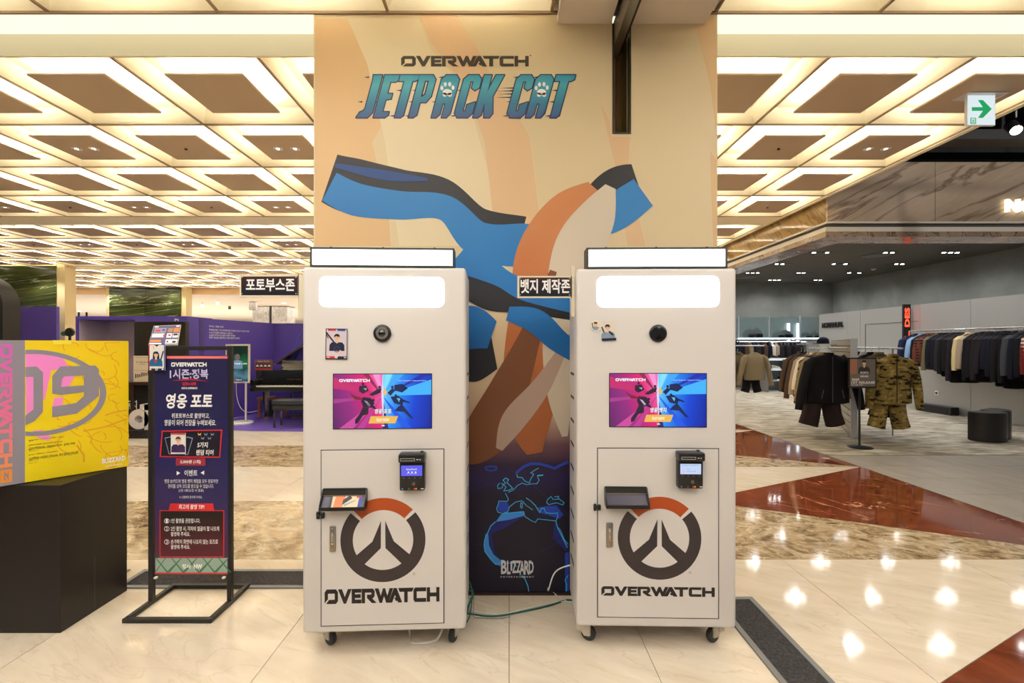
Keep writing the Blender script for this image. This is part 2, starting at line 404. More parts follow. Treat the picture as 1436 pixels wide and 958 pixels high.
for ri, (y, kd) in enumerate(rows):
    lim = -(y+1)*1.09-.4 if kd == 'm' else -4.3
    for ci, (a, b) in enumerate(zip(XC, XC[1:])):
        if b < lim: continue
        sx = b-a; cx = (a+b)/2; cy = y+.5
        o = bpy.data.objects.new('coffer', COF); C.objects.link(o); o.parent = ceil; o.location = (cx, cy, ZC); o.scale = (sx, 1, 1)
        o = bpy.data.objects.new('ceiling_panel', PAN); C.objects.link(o); o.parent = ceil; o.location = (cx, cy, ZC); ncell += 1
        k = len(XC)-1-ci
        if kd == 'm' and ri in (1, 3, 5, 7, 9, 11):
            d = bpy.data.objects.new('twin_downlight', DWN if (k % 2 == (0 if (ri//2) % 2 else 1)) else SMKd)
            if d.data is SMKd:
                d.name = 'sprinkler_head'
            C.objects.link(d); d.parent = o
            if d.data is DWN: spot('downlight_beam', (cx, cy, ZC-.02), 62)
print('coffers', ncell)
# luminous slot in front of the column
sl = MB(); sl.box(-20, 4.12, 2.80, 3.205, ZC+.145, ZC+.16, glow('luminous_slot', (255, 248, 222), 1.15))
sl.build('luminous_ceiling_strip', ceil)
# dropped white soffit box with folding-door track
bx = MB(); W2 = mat('soffit_white', (226, 214, 200), .6)
bx.box(.282, .597, -.6, 2.80, 3.35, ZC+.1, W2); bx.box(.70, 1.147, -.6, 2.80, 3.35, ZC+.1, W2)
bx.box(.597, .70, -.6, 2.80, 3.395, ZC+.1, M_black)
struct('ceiling_soffit', bx)
rl = thing('door_track', 'metal folding-door track running out of the slot in the column along the ceiling', 'track', (.64, 1.2, 3.22))
MB().box(-.024, .022, -2, 1.72, .0, .15, M_steel).build('rail', rl)
MB().box(.022, .034, -2, 1.72, .0, .17, mat('dark_bronze', (52, 40, 28), .3, .6)).build('guide', rl)

# column with the printed wrap
COLX0, COLX1, COLY = -1.147, 1.222, 2.80
S0, S1, SZ = .605, .715, EYE+(485-188)*COLY/F
cm = MB(); M_core = mat('column_cream', (226, 208, 176), .6)
z1 = ZC+.14
cm.box(COLX0, S0, COLY+.002, 3.9, 0, z1, M_core); cm.box(S1, COLX1, COLY+.002, 3.9, 0, z1, M_core); cm.box(S0, S1, COLY+.002, 3.9, 0, SZ, M_core)
cm.box(S0, S1, 3.3, 3.9, SZ, z1, M_core)
col = struct('wall_column', cm)
sf = MB(); e = .010; Mg = mat('dark_green_trim', (44, 44, 26), .4)
sf.box(S0, S0+e, COLY-.004, COLY+.04, SZ, 3.35, Mg); sf.box(S1-e, S1, COLY-.004, COLY+.04, SZ, 3.35, Mg); sf.box(S0+e, S1-e, COLY-.004, COLY+.04, SZ, SZ+e, Mg)
sf.box(S0+.001, S0+.052, 2.95, 2.97, SZ+e, 3.34, mat('pink_beige_panel', (206, 160, 132), .6))
sf.box(S0+.052, S1-.001, 2.90, 2.97, SZ+e, 3.34, mat('olive_metal', (98, 84, 48), .25, .7))
sf.build('door_pocket', col)
# ------------------------------------------------------------------ printed wrap on the column
MU = thing('printed_mural', 'tall printed wrap on the column, sandy above, dark glowing map below', 'mural', ((COLX0+COLX1)/2, COLY, 0))
mx0 = MU.location.x; fm = Face((mx0, COLY, 0))
def mz(py): return EYE-(py-CY)*COLY/F
M_mur = ramp_mat('mural_ground', [(0, (13, 9, 36)), (.26, (20, 14, 46)), (.31, (34, 24, 78)), (.345, (40, 24, 60)), (.40, (108, 72, 84)), (.47, (190, 158, 138)), (.56, (214, 192, 160)), (1, (212, 194, 156))], lo=.0, hi=2.2, rough=.45)
bz = -.0  # local z equals world z
b = MB(); a0, a1 = COLX0-mx0, COLX1-mx0; s0, s1 = S0-mx0, S1-mx0
for q in ((a0, s0, .012, 3.53), (s1, a1, .012, 3.53), (s0, s1, .012, SZ)): b.rect(*q, 0, M_mur)
b.build('wrap_sheet', MU)
MB().box(a0, a1, -.012, .001, 0, .012, mat('dark_brown_trim', (52, 34, 26), .5)).build('bottom_trim', MU)
M_s1 = mat('print_tan', (212, 178, 132), .45); M_s2 = mat('print_pale', (220, 204, 170), .45); M_s3 = mat('print_peach', (214, 180, 140), .45)
st = MB()
for L_, m in (([(442,26),(486,26),(502,60),(520,100),(538,170),(522,200),(545,300),(548,345),(442,345)], M_s1),
              ([(488,26),(588,26),(604,70),(650,120),(668,180),(690,260),(700,345),(560,345),(540,200),(515,90)], M_s2),
              ([(588,20),(640,20),(664,58),(690,110),(742,190),(756,300),(770,345),(696,345),(680,200),(652,120),(604,60)], M_s3),
              ([(842,144),(856,172),(857,192),(884,192),(880,240),(905,345),(880,345),(862,230)], M_s3),
              ([(976,38),(1005,20),(1005,190),(996,120)], M_s1),
              ([(996,212),(1005,225),(1005,345),(1000,345)], M_s1)):
    st.poly(fm.pts(L_), -.0003-.00012*len(st.f), m)
st.build('printed_streaks', MU)
# abstract colour bands standing in for the illustration
B1 = ramp_mat('print_blue_band', [(0, (0, 56, 120)), (.5, (0, 86, 164)), (1, (30, 122, 192))], dirv=(.3, 0, 1), lo=.3, hi=2.5, rough=.45, noise=.5)
B2 = mat('print_navy_band', (26, 27, 36), .45); B3 = mat('print_deep_blue', (4, 60, 128), .45)
O1 = ramp_mat('print_orange_band', [(0, (130, 70, 40)), (.5, (180, 104, 56)), (1, (196, 126, 76))], dirv=(.6, 0, .8), lo=.6, hi=2.3, rough=.45, noise=.6, noise_scale=4)
O2 = mat('print_brown_band', (120, 72, 44), .45); W1 = mat('print_cream_band', (206, 194, 176), .45); W2_ = mat('print_warm_grey', (176, 152, 138), .45)
def ribbon(mb, ctr, wid, y, m, n=60):
    """a smooth flat band through pixel control points with varying width"""
    import bisect
    def cr(p0, p1, p2, p3, t): return .5*((2*p1)+(-p0+p2)*t+(2*p0-5*p1+4*p2-p3)*t*t+(-p0+3*p1-3*p2+p3)*t**3)
    K = len(ctr); L_ = []; W_ = []
    for i in range(K-1):
        q = [ctr[max(i-1, 0)], ctr[i], ctr[i+1], ctr[min(i+2, K-1)]]; ww = [wid[max(i-1, 0)], wid[i], wid[i+1], wid[min(i+2, K-1)]]
        for k in range(n//(K-1)):
            t = k/(n//(K-1)); L_.append((cr(*[a[0] for a in q], t), cr(*[a[1] for a in q], t))); W_.append(max(.5, cr(*ww, t)))
    L_.append(ctr[-1]); W_.append(wid[-1])
    vs = []; fs = []
    for i, (x, z) in enumerate(L_):
        p, q = L_[max(i-1, 0)], L_[min(i+1, len(L_)-1)]; d = math.hypot(q[0]-p[0], q[1]-p[1]) or 1
        nx, nz = -(q[1]-p[1])/d*W_[i]/2, (q[0]-p[0])/d*W_[i]/2
        for sx in (-1, 1):
            u, v = fm.uv(x+sx*nx, z+sx*nz); vs.append((u, y, v))
    for i in range(len(L_)-1): fs.append((2*i, 2*i+1, 2*i+3, 2*i+2))
    mb.add(vs, fs, m)
rb = MB()
bands = [([(462,250),(500,262),(560,268),(620,272),(668,318),(730,336)], [70,78,62,44,56,66], B2),
         ([(462,262),(500,280),(560,288),(625,292),(672,336),(740,342),(800,310)], [44,46,40,36,50,58,10], B1),
         ([(770,330),(830,300),(868,272),(896,262)], [20,60,74,66], B2), ([(800,336),(860,300),(902,270)], [20,50,46], B1),
         ([(470,232),(540,246),(600,252)], [6,14,4], B3),
         ([(832,262),(800,300),(770,360),(760,430),(748,520),(744,600),(750,636)], [20,70,92,88,84,52,22], O1),
         ([(856,262),(838,300),(812,350),(796,420),(790,500),(786,560),(792,612)], [16,52,70,62,58,34,8], W1),
         ([(776,380),(744,470),(716,540),(690,596),(662,628),(640,622)], [10,30,52,66,48,22], O2),
         ([(800,470),(760,540),(720,590),(700,630)], [6,26,34,10], W2_),
         ([(650,350),(700,392),(760,420),(820,430)], [60,34,40,30], B1), ([(648,400),(690,418),(730,430),(800,444)], [30,36,18,10], B2),
         ([(628,500),(660,494),(692,488)], [60,84,60], B2), ([(628,462),(660,460),(690,470)], [50,62,40], B1),
         ([(712,440),(750,450),(780,476),(806,496)], [20,34,32,24], B1)]
for i, (c_, w_, m) in enumerate(bands): ribbon(rb, c_, w_, -.0012-.0004*i, m)
rb.build('printed_colour_bands', MU)
# title lettering
tt = MB(); yT = -.0012
a = fm.uv(563, 93); b_ = fm.uv(741, 79); wordmark(tt, a[0], b_[0], a[1], b_[1], yT, mat('print_dark_brown', (50, 38, 22), .5))
textf(tt, fm, '·', 743, 77, 745, 79, yT, M_blackp)
JP = {'J': [(.13,1),(.37,1),(.37,.12),(.27,0),(-.03,0),(.03,.12),(.12,.16),(.15,.22),(.15,.86)],
 'E': [(0,1),(.4,1),(.4,.87),(.33,.84),(.2,.84),(.2,.56),(.34,.56),(.34,.44),(.2,.42),(.2,.13),(.38,.13),(.38,.06),(.3,0),(0,0)],
 'T': [(-.1,1),(.42,1),(.42,.9),(.34,.86),(.27,.86),(.27,.05),(.2,0),(.05,0),(.05,.86),(-.1,.86)],
 'P': [(0,1),(.36,1),(.46,.9),(.46,.5),(.36,.36),(.2,.36),(.2,.06),(.12,0),(0,0)],
 'A': [(0,0),(0,.9),(.1,1),(.38,1),(.48,.9),(.48,.1),(.4,0),(.28,0),(.28,.33),(.2,.33),(.2,.08),(.12,0)],
 'C': [(.1,1),(.38,1),(.48,.9),(.48,.7),(.38,.64),(.28,.7),(.28,.85),(.2,.85),(.2,.15),(.28,.15),(.28,.3),(.48,.36),(.48,.1),(.38,0),(.1,0),(0,.1),(0,.9)],
 'K': [(0,0),(0,1),(.2,1),(.2,.6),(.32,1),(.54,1),(.38,.5),(.5,.1),(.44,0),(.3,0),(.22,.3),(.2,.34),(.2,.06),(.12,0)]}
M_title = ramp_mat('title_blue', [(0, (58, 84, 138)), (.3, (36, 112, 150)), (.75, (64, 160, 182)), (1, (38, 142, 172))], lo=mz(165), hi=mz(105), rough=.45)
M_tout = mat('title_navy', (20, 34, 74), .5)
hU = mz(105.5)-mz(165); tx0 = fm.uv(501, 0)[0]
for ch, ox in (('J', -.005), ('E', .375), ('T', .83), ('P', 1.2), ('A', 1.74), ('C', 2.26), ('K', 2.72), ('C', 3.5), ('A', 3.96), ('T', 4.5)):
    def tr(p): return (tx0+(p[0]*.86+ox+.01+p[1]*.27)*hU*1.0, mz(165)+p[1]*hU)
    L_ = [tr(p) for p in JP[ch]]
    tt.line(L_, .013, -.0010, M_tout, closed=True); tt.poly(L_, -.0014, M_title)
    if ch == 'P': tt.poly([tr(p) for p in ((.2,.85),(.27,.85),(.27,.55),(.2,.5))], -.0018, M_s2); tt.line([tr(p) for p in ((.2,.85),(.27,.85),(.27,.55),(.2,.5))], .008, -.0019, M_tout, True)
    if ch == 'A':
        cx, cz = tr((.24, .62)); q = hU/60
        tt.ellipse(cx, cz-1.5*q, 6.5*q, 4.6*q, -.0018, M_wprint); tt.ellipse(cx-3.6*q, cz-5*q, 3*q, 3*q, -.0018, M_wprint); tt.ellipse(cx+3.6*q, cz-5*q, 3*q, 3*q, -.0018, M_wprint)
        for dx, dz in ((-7.6, 4.5), (-3, 9.5), (3.4, 9.8), (8, 5)): tt.ellipse(cx+dx*q, cz+dz*q, 2.1*q, 3.2*q, -.0018, M_wprint, 14)
    for dz in (.02, .35, .62, .93):
        if (dz*100+ox*10) % 2 < 1.2: tt.poly([tr((-.12, dz+.02)), tr((.02, dz)), tr((.02, dz+.04))], -.0012, M_tout)
for i, z in enumerate((.47, .55, .62, .69)): tt.poly([(tx0+(3.1+.06*(i % 2))*hU+z*.27*hU, mz(165)+z*hU), (tx0+(3.55)*hU+z*.27*hU, mz(165)+(z-.01)*hU), (tx0+3.55*hU+z*.27*hU, mz(165)+(z+.025)*hU)], -.0012, M_tout)
tt.build('title_lettering', MU)
# glowing map printed on the lower part
mp_ = MB(); M_c = mat('map_cyan', (60, 190, 250), .5); M_c2 = mat('map_blue', (28, 66, 190), .5); M_c3 = mat('map_faint', (34, 40, 116), .5); M_c4 = mat('map_bright', (52, 140, 232), .5)
def mq(L_): return [fm.uv(640+x*.2088, 640+y*.2088) for x, y in L_]
mp_.poly(mq([(265,440),(300,390),(360,378),(440,368),(458,372),(452,400),(360,425)]), -.0008, M_c4)
mp_.poly(mq([(196,520),(214,520),(220,600),(250,660),(300,700),(296,736),(262,726),(220,682),(188,640),(184,600)]), -.0008, M_c4)
mp_.poly(mq([(660,440),(690,470),(750,600),(740,640),(645,548)]), -.0008, mat('map_indigo', (24, 30, 120), .5))
mp_.poly(mq([(268,440),(452,404),(330,480),(238,520),(262,668),(226,600),(212,520),(232,470)]), -.0007, mat('map_indigo', (24, 30, 120), .5))
mp_.poly(mq([(545,345),(600,335),(670,330),(720,390),(690,420),(600,390),(556,380)]), -.0007, M_c2)
mp_.poly(mq([(730,650),(755,640),(755,905),(730,905)]), -.0007, M_c2)
mp_.poly(mq([(285,305),(340,300),(355,340),(340,375),(290,372),(272,340)]), -.0007, M_c2)
for L_, m, w_ in (([(334,205),(316,190),(330,180),(314,160),(330,145),(350,155),(340,178),(360,195),(378,215),(352,228),(318,232),(334,205)], M_c, .005),
    ([(300,182),(314,186),(308,212),(280,216),(276,196),(290,180)], M_c, .005),
    ([(350,240),(380,228),(410,196),(440,180),(470,190),(510,184),(540,184),(556,160),(545,140)], M_c, .005),
    ([(404,110),(410,140),(440,142),(462,168),(490,178),(500,150),(520,120),(500,110),(530,90),(550,80)], M_c, .005),
    ([(545,130),(580,126)], M_c, .009),
    ([(404,110),(420,95),(450,70),(500,50),(560,50),(620,66),(660,80),(700,60),(745,40)], M_c2, .02),
    ([(330,248),(350,290),(340,302),(285,300),(282,320),(270,350),(278,374),(310,384),(346,372),(356,340),(380,320),(400,306),(440,298),(470,330),(500,350),(512,360)], M_c, .005),
    ([(470,280),(500,300),(530,330),(548,360),(560,378),(570,350),(590,350),(600,378),(640,384),(680,380),(680,410),(668,434),(620,428),(580,424),(546,420),(530,444),(500,430),(460,404),(452,372),(380,378),(310,384)], M_c, .005),
    ([(606,310),(612,290),(636,270),(650,290),(690,286),(724,312),(714,326),(670,312),(620,324),(606,310)], M_c, .005), ([(660,272),(688,268),(684,284)], M_c, .005),
    ([(434,310),(444,318),(440,348),(430,340),(434,310)], M_c, .005),
    ([(668,434),(680,480),(710,540),(745,612)], M_c, .006), ([(680,476),(700,500),(725,560),(750,590)], M_c, .005),
    ([(262,440),(232,466),(212,510),(190,560),(186,600),(196,640),(230,690),(262,724),(320,716),(380,716),(404,740)], M_c, .006),
    ([(440,800),(462,826),(480,870),(486,905)], M_c, .006), ([(738,905),(740,860),(730,830),(750,800)], M_c, .006),
    ([(196,72),(230,66),(270,72),(266,92),(230,96),(200,90),(196,72)], M_c2, .012),
    ([(96,216),(290,172)], M_c3, .003), ([(96,560),(120,594),(180,592)], M_c3, .003), ([(496,180),(752,392)], M_c3, .003), ([(560,640),(720,560)], M_c3, .003), ([(300,60),(404,110)], M_c3, .003), ([(500,380),(545,400),(600,400),(600,424)], M_c3, .003)):
    mp_.line(mq(L_), w_*.8, -.0014, m)
mp_.build('printed_map', MU)
lg = MB(); M_lg = mat('logo_pale', (216, 218, 226), .5)
for i, (ch, x, w_, t_, bt) in enumerate((('B', 300, 42, 696, 790), ('L', 340, 26, 700, 792), ('I', 364, 12, 704, 768), ('Z', 374, 34, 700, 784), ('Z', 402, 36, 700, 782), ('A', 424, 38, 702, 796), ('R', 456, 38, 700, 794), ('D', 486, 36, 700, 788))):
    a = mq([(x, bt)])[0]; c_ = mq([(x+w_*.92, t_)])[0]; text(lg, ch, a[0], c_[0], a[1], c_[1], -.002, M_lg, bold=.03)
a = mq([(297, 814)])[0]; c_ = mq([(520, 804)])[0]; text(lg, 'ENTERTAINMENT', a[0], c_[0], a[1], c_[1], -.002, M_lg, bold=.02, space=1.6)
lg.build('logo_lettering', MU)

# ------------------------------------------------------------------ the two photo booths
M_gapd = mat('shadow_gap', (40, 36, 34), .7)
M_lwin = glow('light_window', (255, 252, 246), 4.2)
M_org = mat('emblem_orange', (176, 74, 24), .45); M_emb = mat('emblem_charcoal', (58, 50, 52), .45)
M_bezel = mat('screen_bezel', (12, 12, 14), .2)
def screen_art(sc, x0, x1, z0, z1, y, title):
    W_, H_ = x1-x0, z1-z0
    L1 = ramp_mat('screen_magenta', [(0, (96, 38, 104)), (.35, (150, 44, 128)), (.7, (226, 34, 116)), (1, (250, 120, 190))], dirv=(1, 0, .35), lo=x0+z0*.35, hi=x0+W_*.5+z1*.35, emit=1.0)
    R1 = ramp_mat('screen_blue', [(0, (120, 220, 255)), (.3, (40, 140, 245)), (.62, (14, 70, 214)), (1, (6, 34, 150))], dirv=(1, 0, -.2), lo=x0+W_*.5-z1*.2, hi=x1-z0*.2, emit=1.0)
    def q(u, v): return (x0+u*W_, z0+v*H_)
    sc.poly([q(0,0), q(.5,0), q(.5,1), q(0,1)], y, L1); sc.poly([q(.5,0), q(1,0), q(1,1), q(.5,1)], y, R1)
    E = lambda n, c: glow(n, c, 1.0)
    cen = (.5, .6)
    rays = [(0, .46, 0, .54, 'scr_pink1', (168, 60, 140)), (.0, .95, .0, .74, 'scr_pink2', (200, 40, 110)), (.3, 1, .36, 1, 'scr_pink3', (150, 30, 80)), (.06, 0, .2, 0, 'scr_pink4', (206, 76, 158)), (.24, 0, .31, 0, 'scr_pink5', (190, 60, 150)), (.4, 1, .47, 1, 'scr_pink6', (248, 150, 210)),
            (.53, 1, .6, 1, 'scr_cy1', (130, 226, 255)), (.62, 1, .72, 1, 'scr_cy2', (60, 170, 250)), (1, .9, 1, .62, 'scr_cy3', (64, 180, 250)), (.7, 0, .8, 0, 'scr_bl4', (20, 90, 230)), (.9, 1, 1, 1, 'scr_bl5', (16, 44, 170)), (.5, 0, .56, 0, 'scr_bl6', (40, 34, 110))]
    for a, b_, c_, d_, n_, col in rays: sc.poly([q(*cen), q(a, b_), q(c_, d_)], y-.0004, E(n_, col))
    for a, b_ in ((.49, 1), (.5, 0)): sc.poly([q(.488, .6), q(.512, .6), q(a+.01, b_)], y-.0006, E('scr_white', (220, 220, 255)))
    # two groups of generic leaping figures as small dark shards
    dk, dl = E('scr_dark', (44, 22, 50)), E('scr_dark_blue', (10, 30, 84)); lt = E('scr_light', (206, 190, 220)); rdk = E('scr_maroon', (130, 26, 44))
    for L_, m in (([(.16,.66),(.22,.6),(.3,.56),(.36,.58),(.3,.53),(.22,.53)], rdk), ([(.3,.58),(.38,.56),(.42,.46),(.37,.38),(.3,.4),(.28,.5)], dk), ([(.3,.4),(.36,.38),(.35,.26),(.3,.24),(.25,.1),(.22,.08),(.22,.16),(.27,.28)], dk), ([(.36,.4),(.44,.34),(.43,.38),(.39,.46)], dk), ([(.26,.78),(.33,.8),(.36,.7),(.3,.64),(.26,.68)], dk), ([(.36,.62),(.44,.72),(.49,.74),(.48,.66),(.4,.6)], dk), ([(.31,.52),(.34,.5),(.38,.42),(.36,.4)], lt), ([(.3,.74),(.34,.74),(.33,.7)], lt),
                  ([(.58,.58),(.66,.6),(.72,.52),(.7,.42),(.62,.46)], dl), ([(.7,.44),(.78,.26),(.82,.18),(.79,.18),(.72,.3),(.62,.32),(.66,.4)], dl), ([(.7,.54),(.78,.48),(.77,.46),(.69,.5)], dl), ([(.62,.8),(.7,.82),(.76,.74),(.7,.66),(.62,.7)], dl), ([(.55,.66),(.6,.74),(.63,.7),(.58,.6)], dl), ([(.64,.56),(.68,.55),(.67,.48)], E('scr_cy1', (130, 226, 255))), ([(.52,.76),(.55,.66),(.53,.6),(.5,.66)], E('scr_gold', (230, 190, 120)))):
        sc.poly([q(*p) for p in L_], y-.0008, m)
    for cx, cz, m in ((.405, .52, dk), (.3, .82, dk), (.47, .76, dk), (.635, .6, dl), (.73, .74, dl), (.6, .76, dl)): sc.ellipse(*q(cx, cz), W_*.014, H_*.028, y-.0008, m, 10)
    wt = E('scr_text', (245, 245, 250))
    a = q(.06, .86); b_ = q(.37, .91); wordmark(sc, a[0], b_[0], a[1], b_[1], y-.001, wt)
    a = q(.66, .87); b_ = q(.95, .886); text(sc, 'NEW SEASON  HEROES EVENT', a[0], b_[0], a[1], b_[1], y-.001, wt)
    a = q(.42, .27); b_ = q(.59, .36); text(sc, title, a[0], b_[0], a[1], b_[1], y-.001, E('scr_dark', (44, 22, 50)), bold=.07, shear=.15); text(sc, title, a[0], b_[0], a[1], b_[1], y-.0012, wt, bold=.03, shear=.15)
    sc.poly([q(.355, .09), q(.63, .09), q(.66, .225), q(.38, .225)], y-.001, E('scr_button', (240, 184, 84)))
    a = q(.44, .125); b_ = q(.57, .185); text(sc, 'PLAY NOW', a[0], b_[0], a[1], b_[1], y-.0014, E('scr_button_text', (255, 246, 224)), bold=.04)
    a = q(.49, .04); sc.rect(a[0], a[0]+W_*.03, a[1], a[1]+H_*.02, y-.001, wt)
def emblem(mb, cx, cz, R_, y):
    mb.ring(cx, cz, R_, R_*.71, y, M_org, 45.5, 134.5, 30); mb.ring(cx, cz, R_, R_*.71, y, M_emb, 139.5, 400.5, 60)
    for s in (1, -1):
        mb.poly([(cx+s*x/183*R_, cz+z/183*R_) for x, z in ((9, 84), (10, -35), (82, -106), (116, -66), (46, -6))][::s], y-.0001, M_emb)
def caster(parent, x, y, heading):
    c_ = MB(); c_.X = Matrix.Translation(Vector((x, y, 0))) @ Matrix.Rotation(heading, 4, 'Z')
    c_.lathe([(.034, -.012), (.036, -.008), (.036, .008), (.034, .012)], (0, 0, .036), mat('caster_rubber', (48, 46, 46), .6), 18, 'x')
    c_.lathe([(.014, -.014), (.014, .014)], (0, 0, .036), M_steel, 10, 'x')
    for s in (-1, 1):
        c_.prism([(0,0)], 0, 0, M_white) if False else None
        x0, x1 = (s*.016-.003, s*.016+.003)
        pts = [(-.012, .03), (.018, .026), (.052, .07), (.052, .104), (-.014, .104)]
        vs = [(x0, a, b_) for a, b_ in pts]+[(x1, a, b_) for a, b_ in pts]; n = 5
        c_.add(vs, [list(range(n)), list(range(2*n-1, n-1, -1))]+[[i, i+n, (i+1) % n+n, (i+1) % n] for i in range(n)], mat('caster_bracket', (196, 186, 170), .45))
    c_.rbox(-.025, .025, .018, .062, .045, .104, mat('caster_bracket', (196, 186, 170), .45), .012, 2); c_.rbox(-.024, .024, -.02, .056, .1, .113, mat('caster_bracket', (196, 186, 170), .45), .004, 1)
    c_.rbox(-.038, .038, -.03, .05, .113, .126, M_steel, .003, 1)
    return c_.build('caster', parent, True)
def reader(parent, fc, px0, py0, px1, py1, blue, side):
    x0, z1_ = fc.uv(px0, py0); x1, z0_ = fc.uv(px1, py1); W_, H_ = x1-x0, z1_-z0_
    r = MB(); r.rbox(x0, x1, -.045, -.001, z0_, z1_-H_*.2, mat('reader_black', (24, 24, 26), .3), .008, 2)
    r.rbox(x0-.002, x1+.002, -.066, -.001, z1_-H_*.235, z1_, mat('reader_black', (24, 24, 26), .3), .008, 2)
    r.rbox(x0+W_*.8, x0+W_*.92, -.03, -.015, z1_-.001, z1_+.006, M_black, .002, 1)
    o = r.build('card_reader', parent, True)
    d = MB(); yy = -.0665
    def q(u, v): return (x0+u*W_, z0_+v*H_)
    a, b_ = q(.07, .83), q(.62, .89); d.line([a, (b_[0], a[1]), b_, (a[0], b_[1])], .0022, yy, mat('silver_print', (170, 170, 168), .4), True)
    a, b_ = q(.7, .855), q(.76, .87); d.rect(a[0], b_[0], a[1], b_[1], yy, M_wprint); a, b_ = q(.8, .85), q(.86, .875); d.rect(a[0], b_[0], a[1], b_[1], yy, mat('silver_print', (170, 170, 168), .4))
    d.build('reader_marks', o); d = MB(); yy = -.0456
    a, b_ = q(.07, .4), q(.9, .68); d.rect(a[0]-.002, b_[0]+.002, a[1]-.002, b_[1]+.002, yy, M_bezel)
    sm = glow('reader_screen_blue', (96, 96, 232), 1) if blue else glow('reader_screen_pale', (196, 214, 246), 1)
    d.rect(a[0], b_[0], a[1], b_[1], yy-.0005, sm)
    wt = glow('scr_text', (245, 245, 250), 1) if blue else glow('reader_text', (90, 100, 170), 1)
    if blue:
        a, b_ = q(.28, .55), q(.7, .6); text(d, 'EasyCheck', a[0], b_[0], a[1], b_[1], yy-.001, wt, bold=.02)
        for u in (.36, .5, .64): d.ellipse(*q(u, .5), .004, .004, yy-.001, wt, 10)
        a, b_ = q(.3, .45), q(.7, .47); text(d, 'IC  MS  NFC', a[0], b_[0], a[1], b_[1], yy-.001, wt)
    else:
        a, b_ = q(.15, .63), q(.8, .65); text(d, 'SELECT PAYMENT', a[0], b_[0], a[1], b_[1], yy-.001, wt)
        a, b_ = q(.32, .53), q(.45, .56); text(d, 'Tap', a[0], b_[0], a[1], b_[1], yy-.001, wt); a, b_ = q(.34, .47), q(.68, .5); text(d, 'Insert card', a[0], b_[0], a[1], b_[1], yy-.001, wt)
        d.ellipse(*q(.2, .48), .008, .008, yy-.0008, glow('reader_pink', (226, 190, 226), 1), 14)
    d.build('reader_screen', o); d = MB()
    for u in (.14, .36, .58, .8): a = q(u, .345); d.rect(a[0], a[0]+.007, a[1], a[1]+.0014, yy, mat('silver_print', (170, 170, 168), .4))
    for k in (0, 1, 2): d.ring(*q(.47+.02*k, .19), .006+.003*k, .0048+.003*k, yy, mat('silver_print', (170, 170, 168), .4), -50, 50, 8)
    for u, c_ in ((.12, (60, 130, 220)), (.38, (70, 100, 90)), (.59, (200, 50, 30)), (.66, (240, 160, 40)), (.9, (220, 220, 220))):
        d.ellipse(*q(u, .06), .0042 if u < .8 else .008, .0042 if u < .8 else .0022, yy-.0002*u, mat('card_dot_%d' % int(u*100), c_, .4), 12)
    d.build('keypad_marks', o)
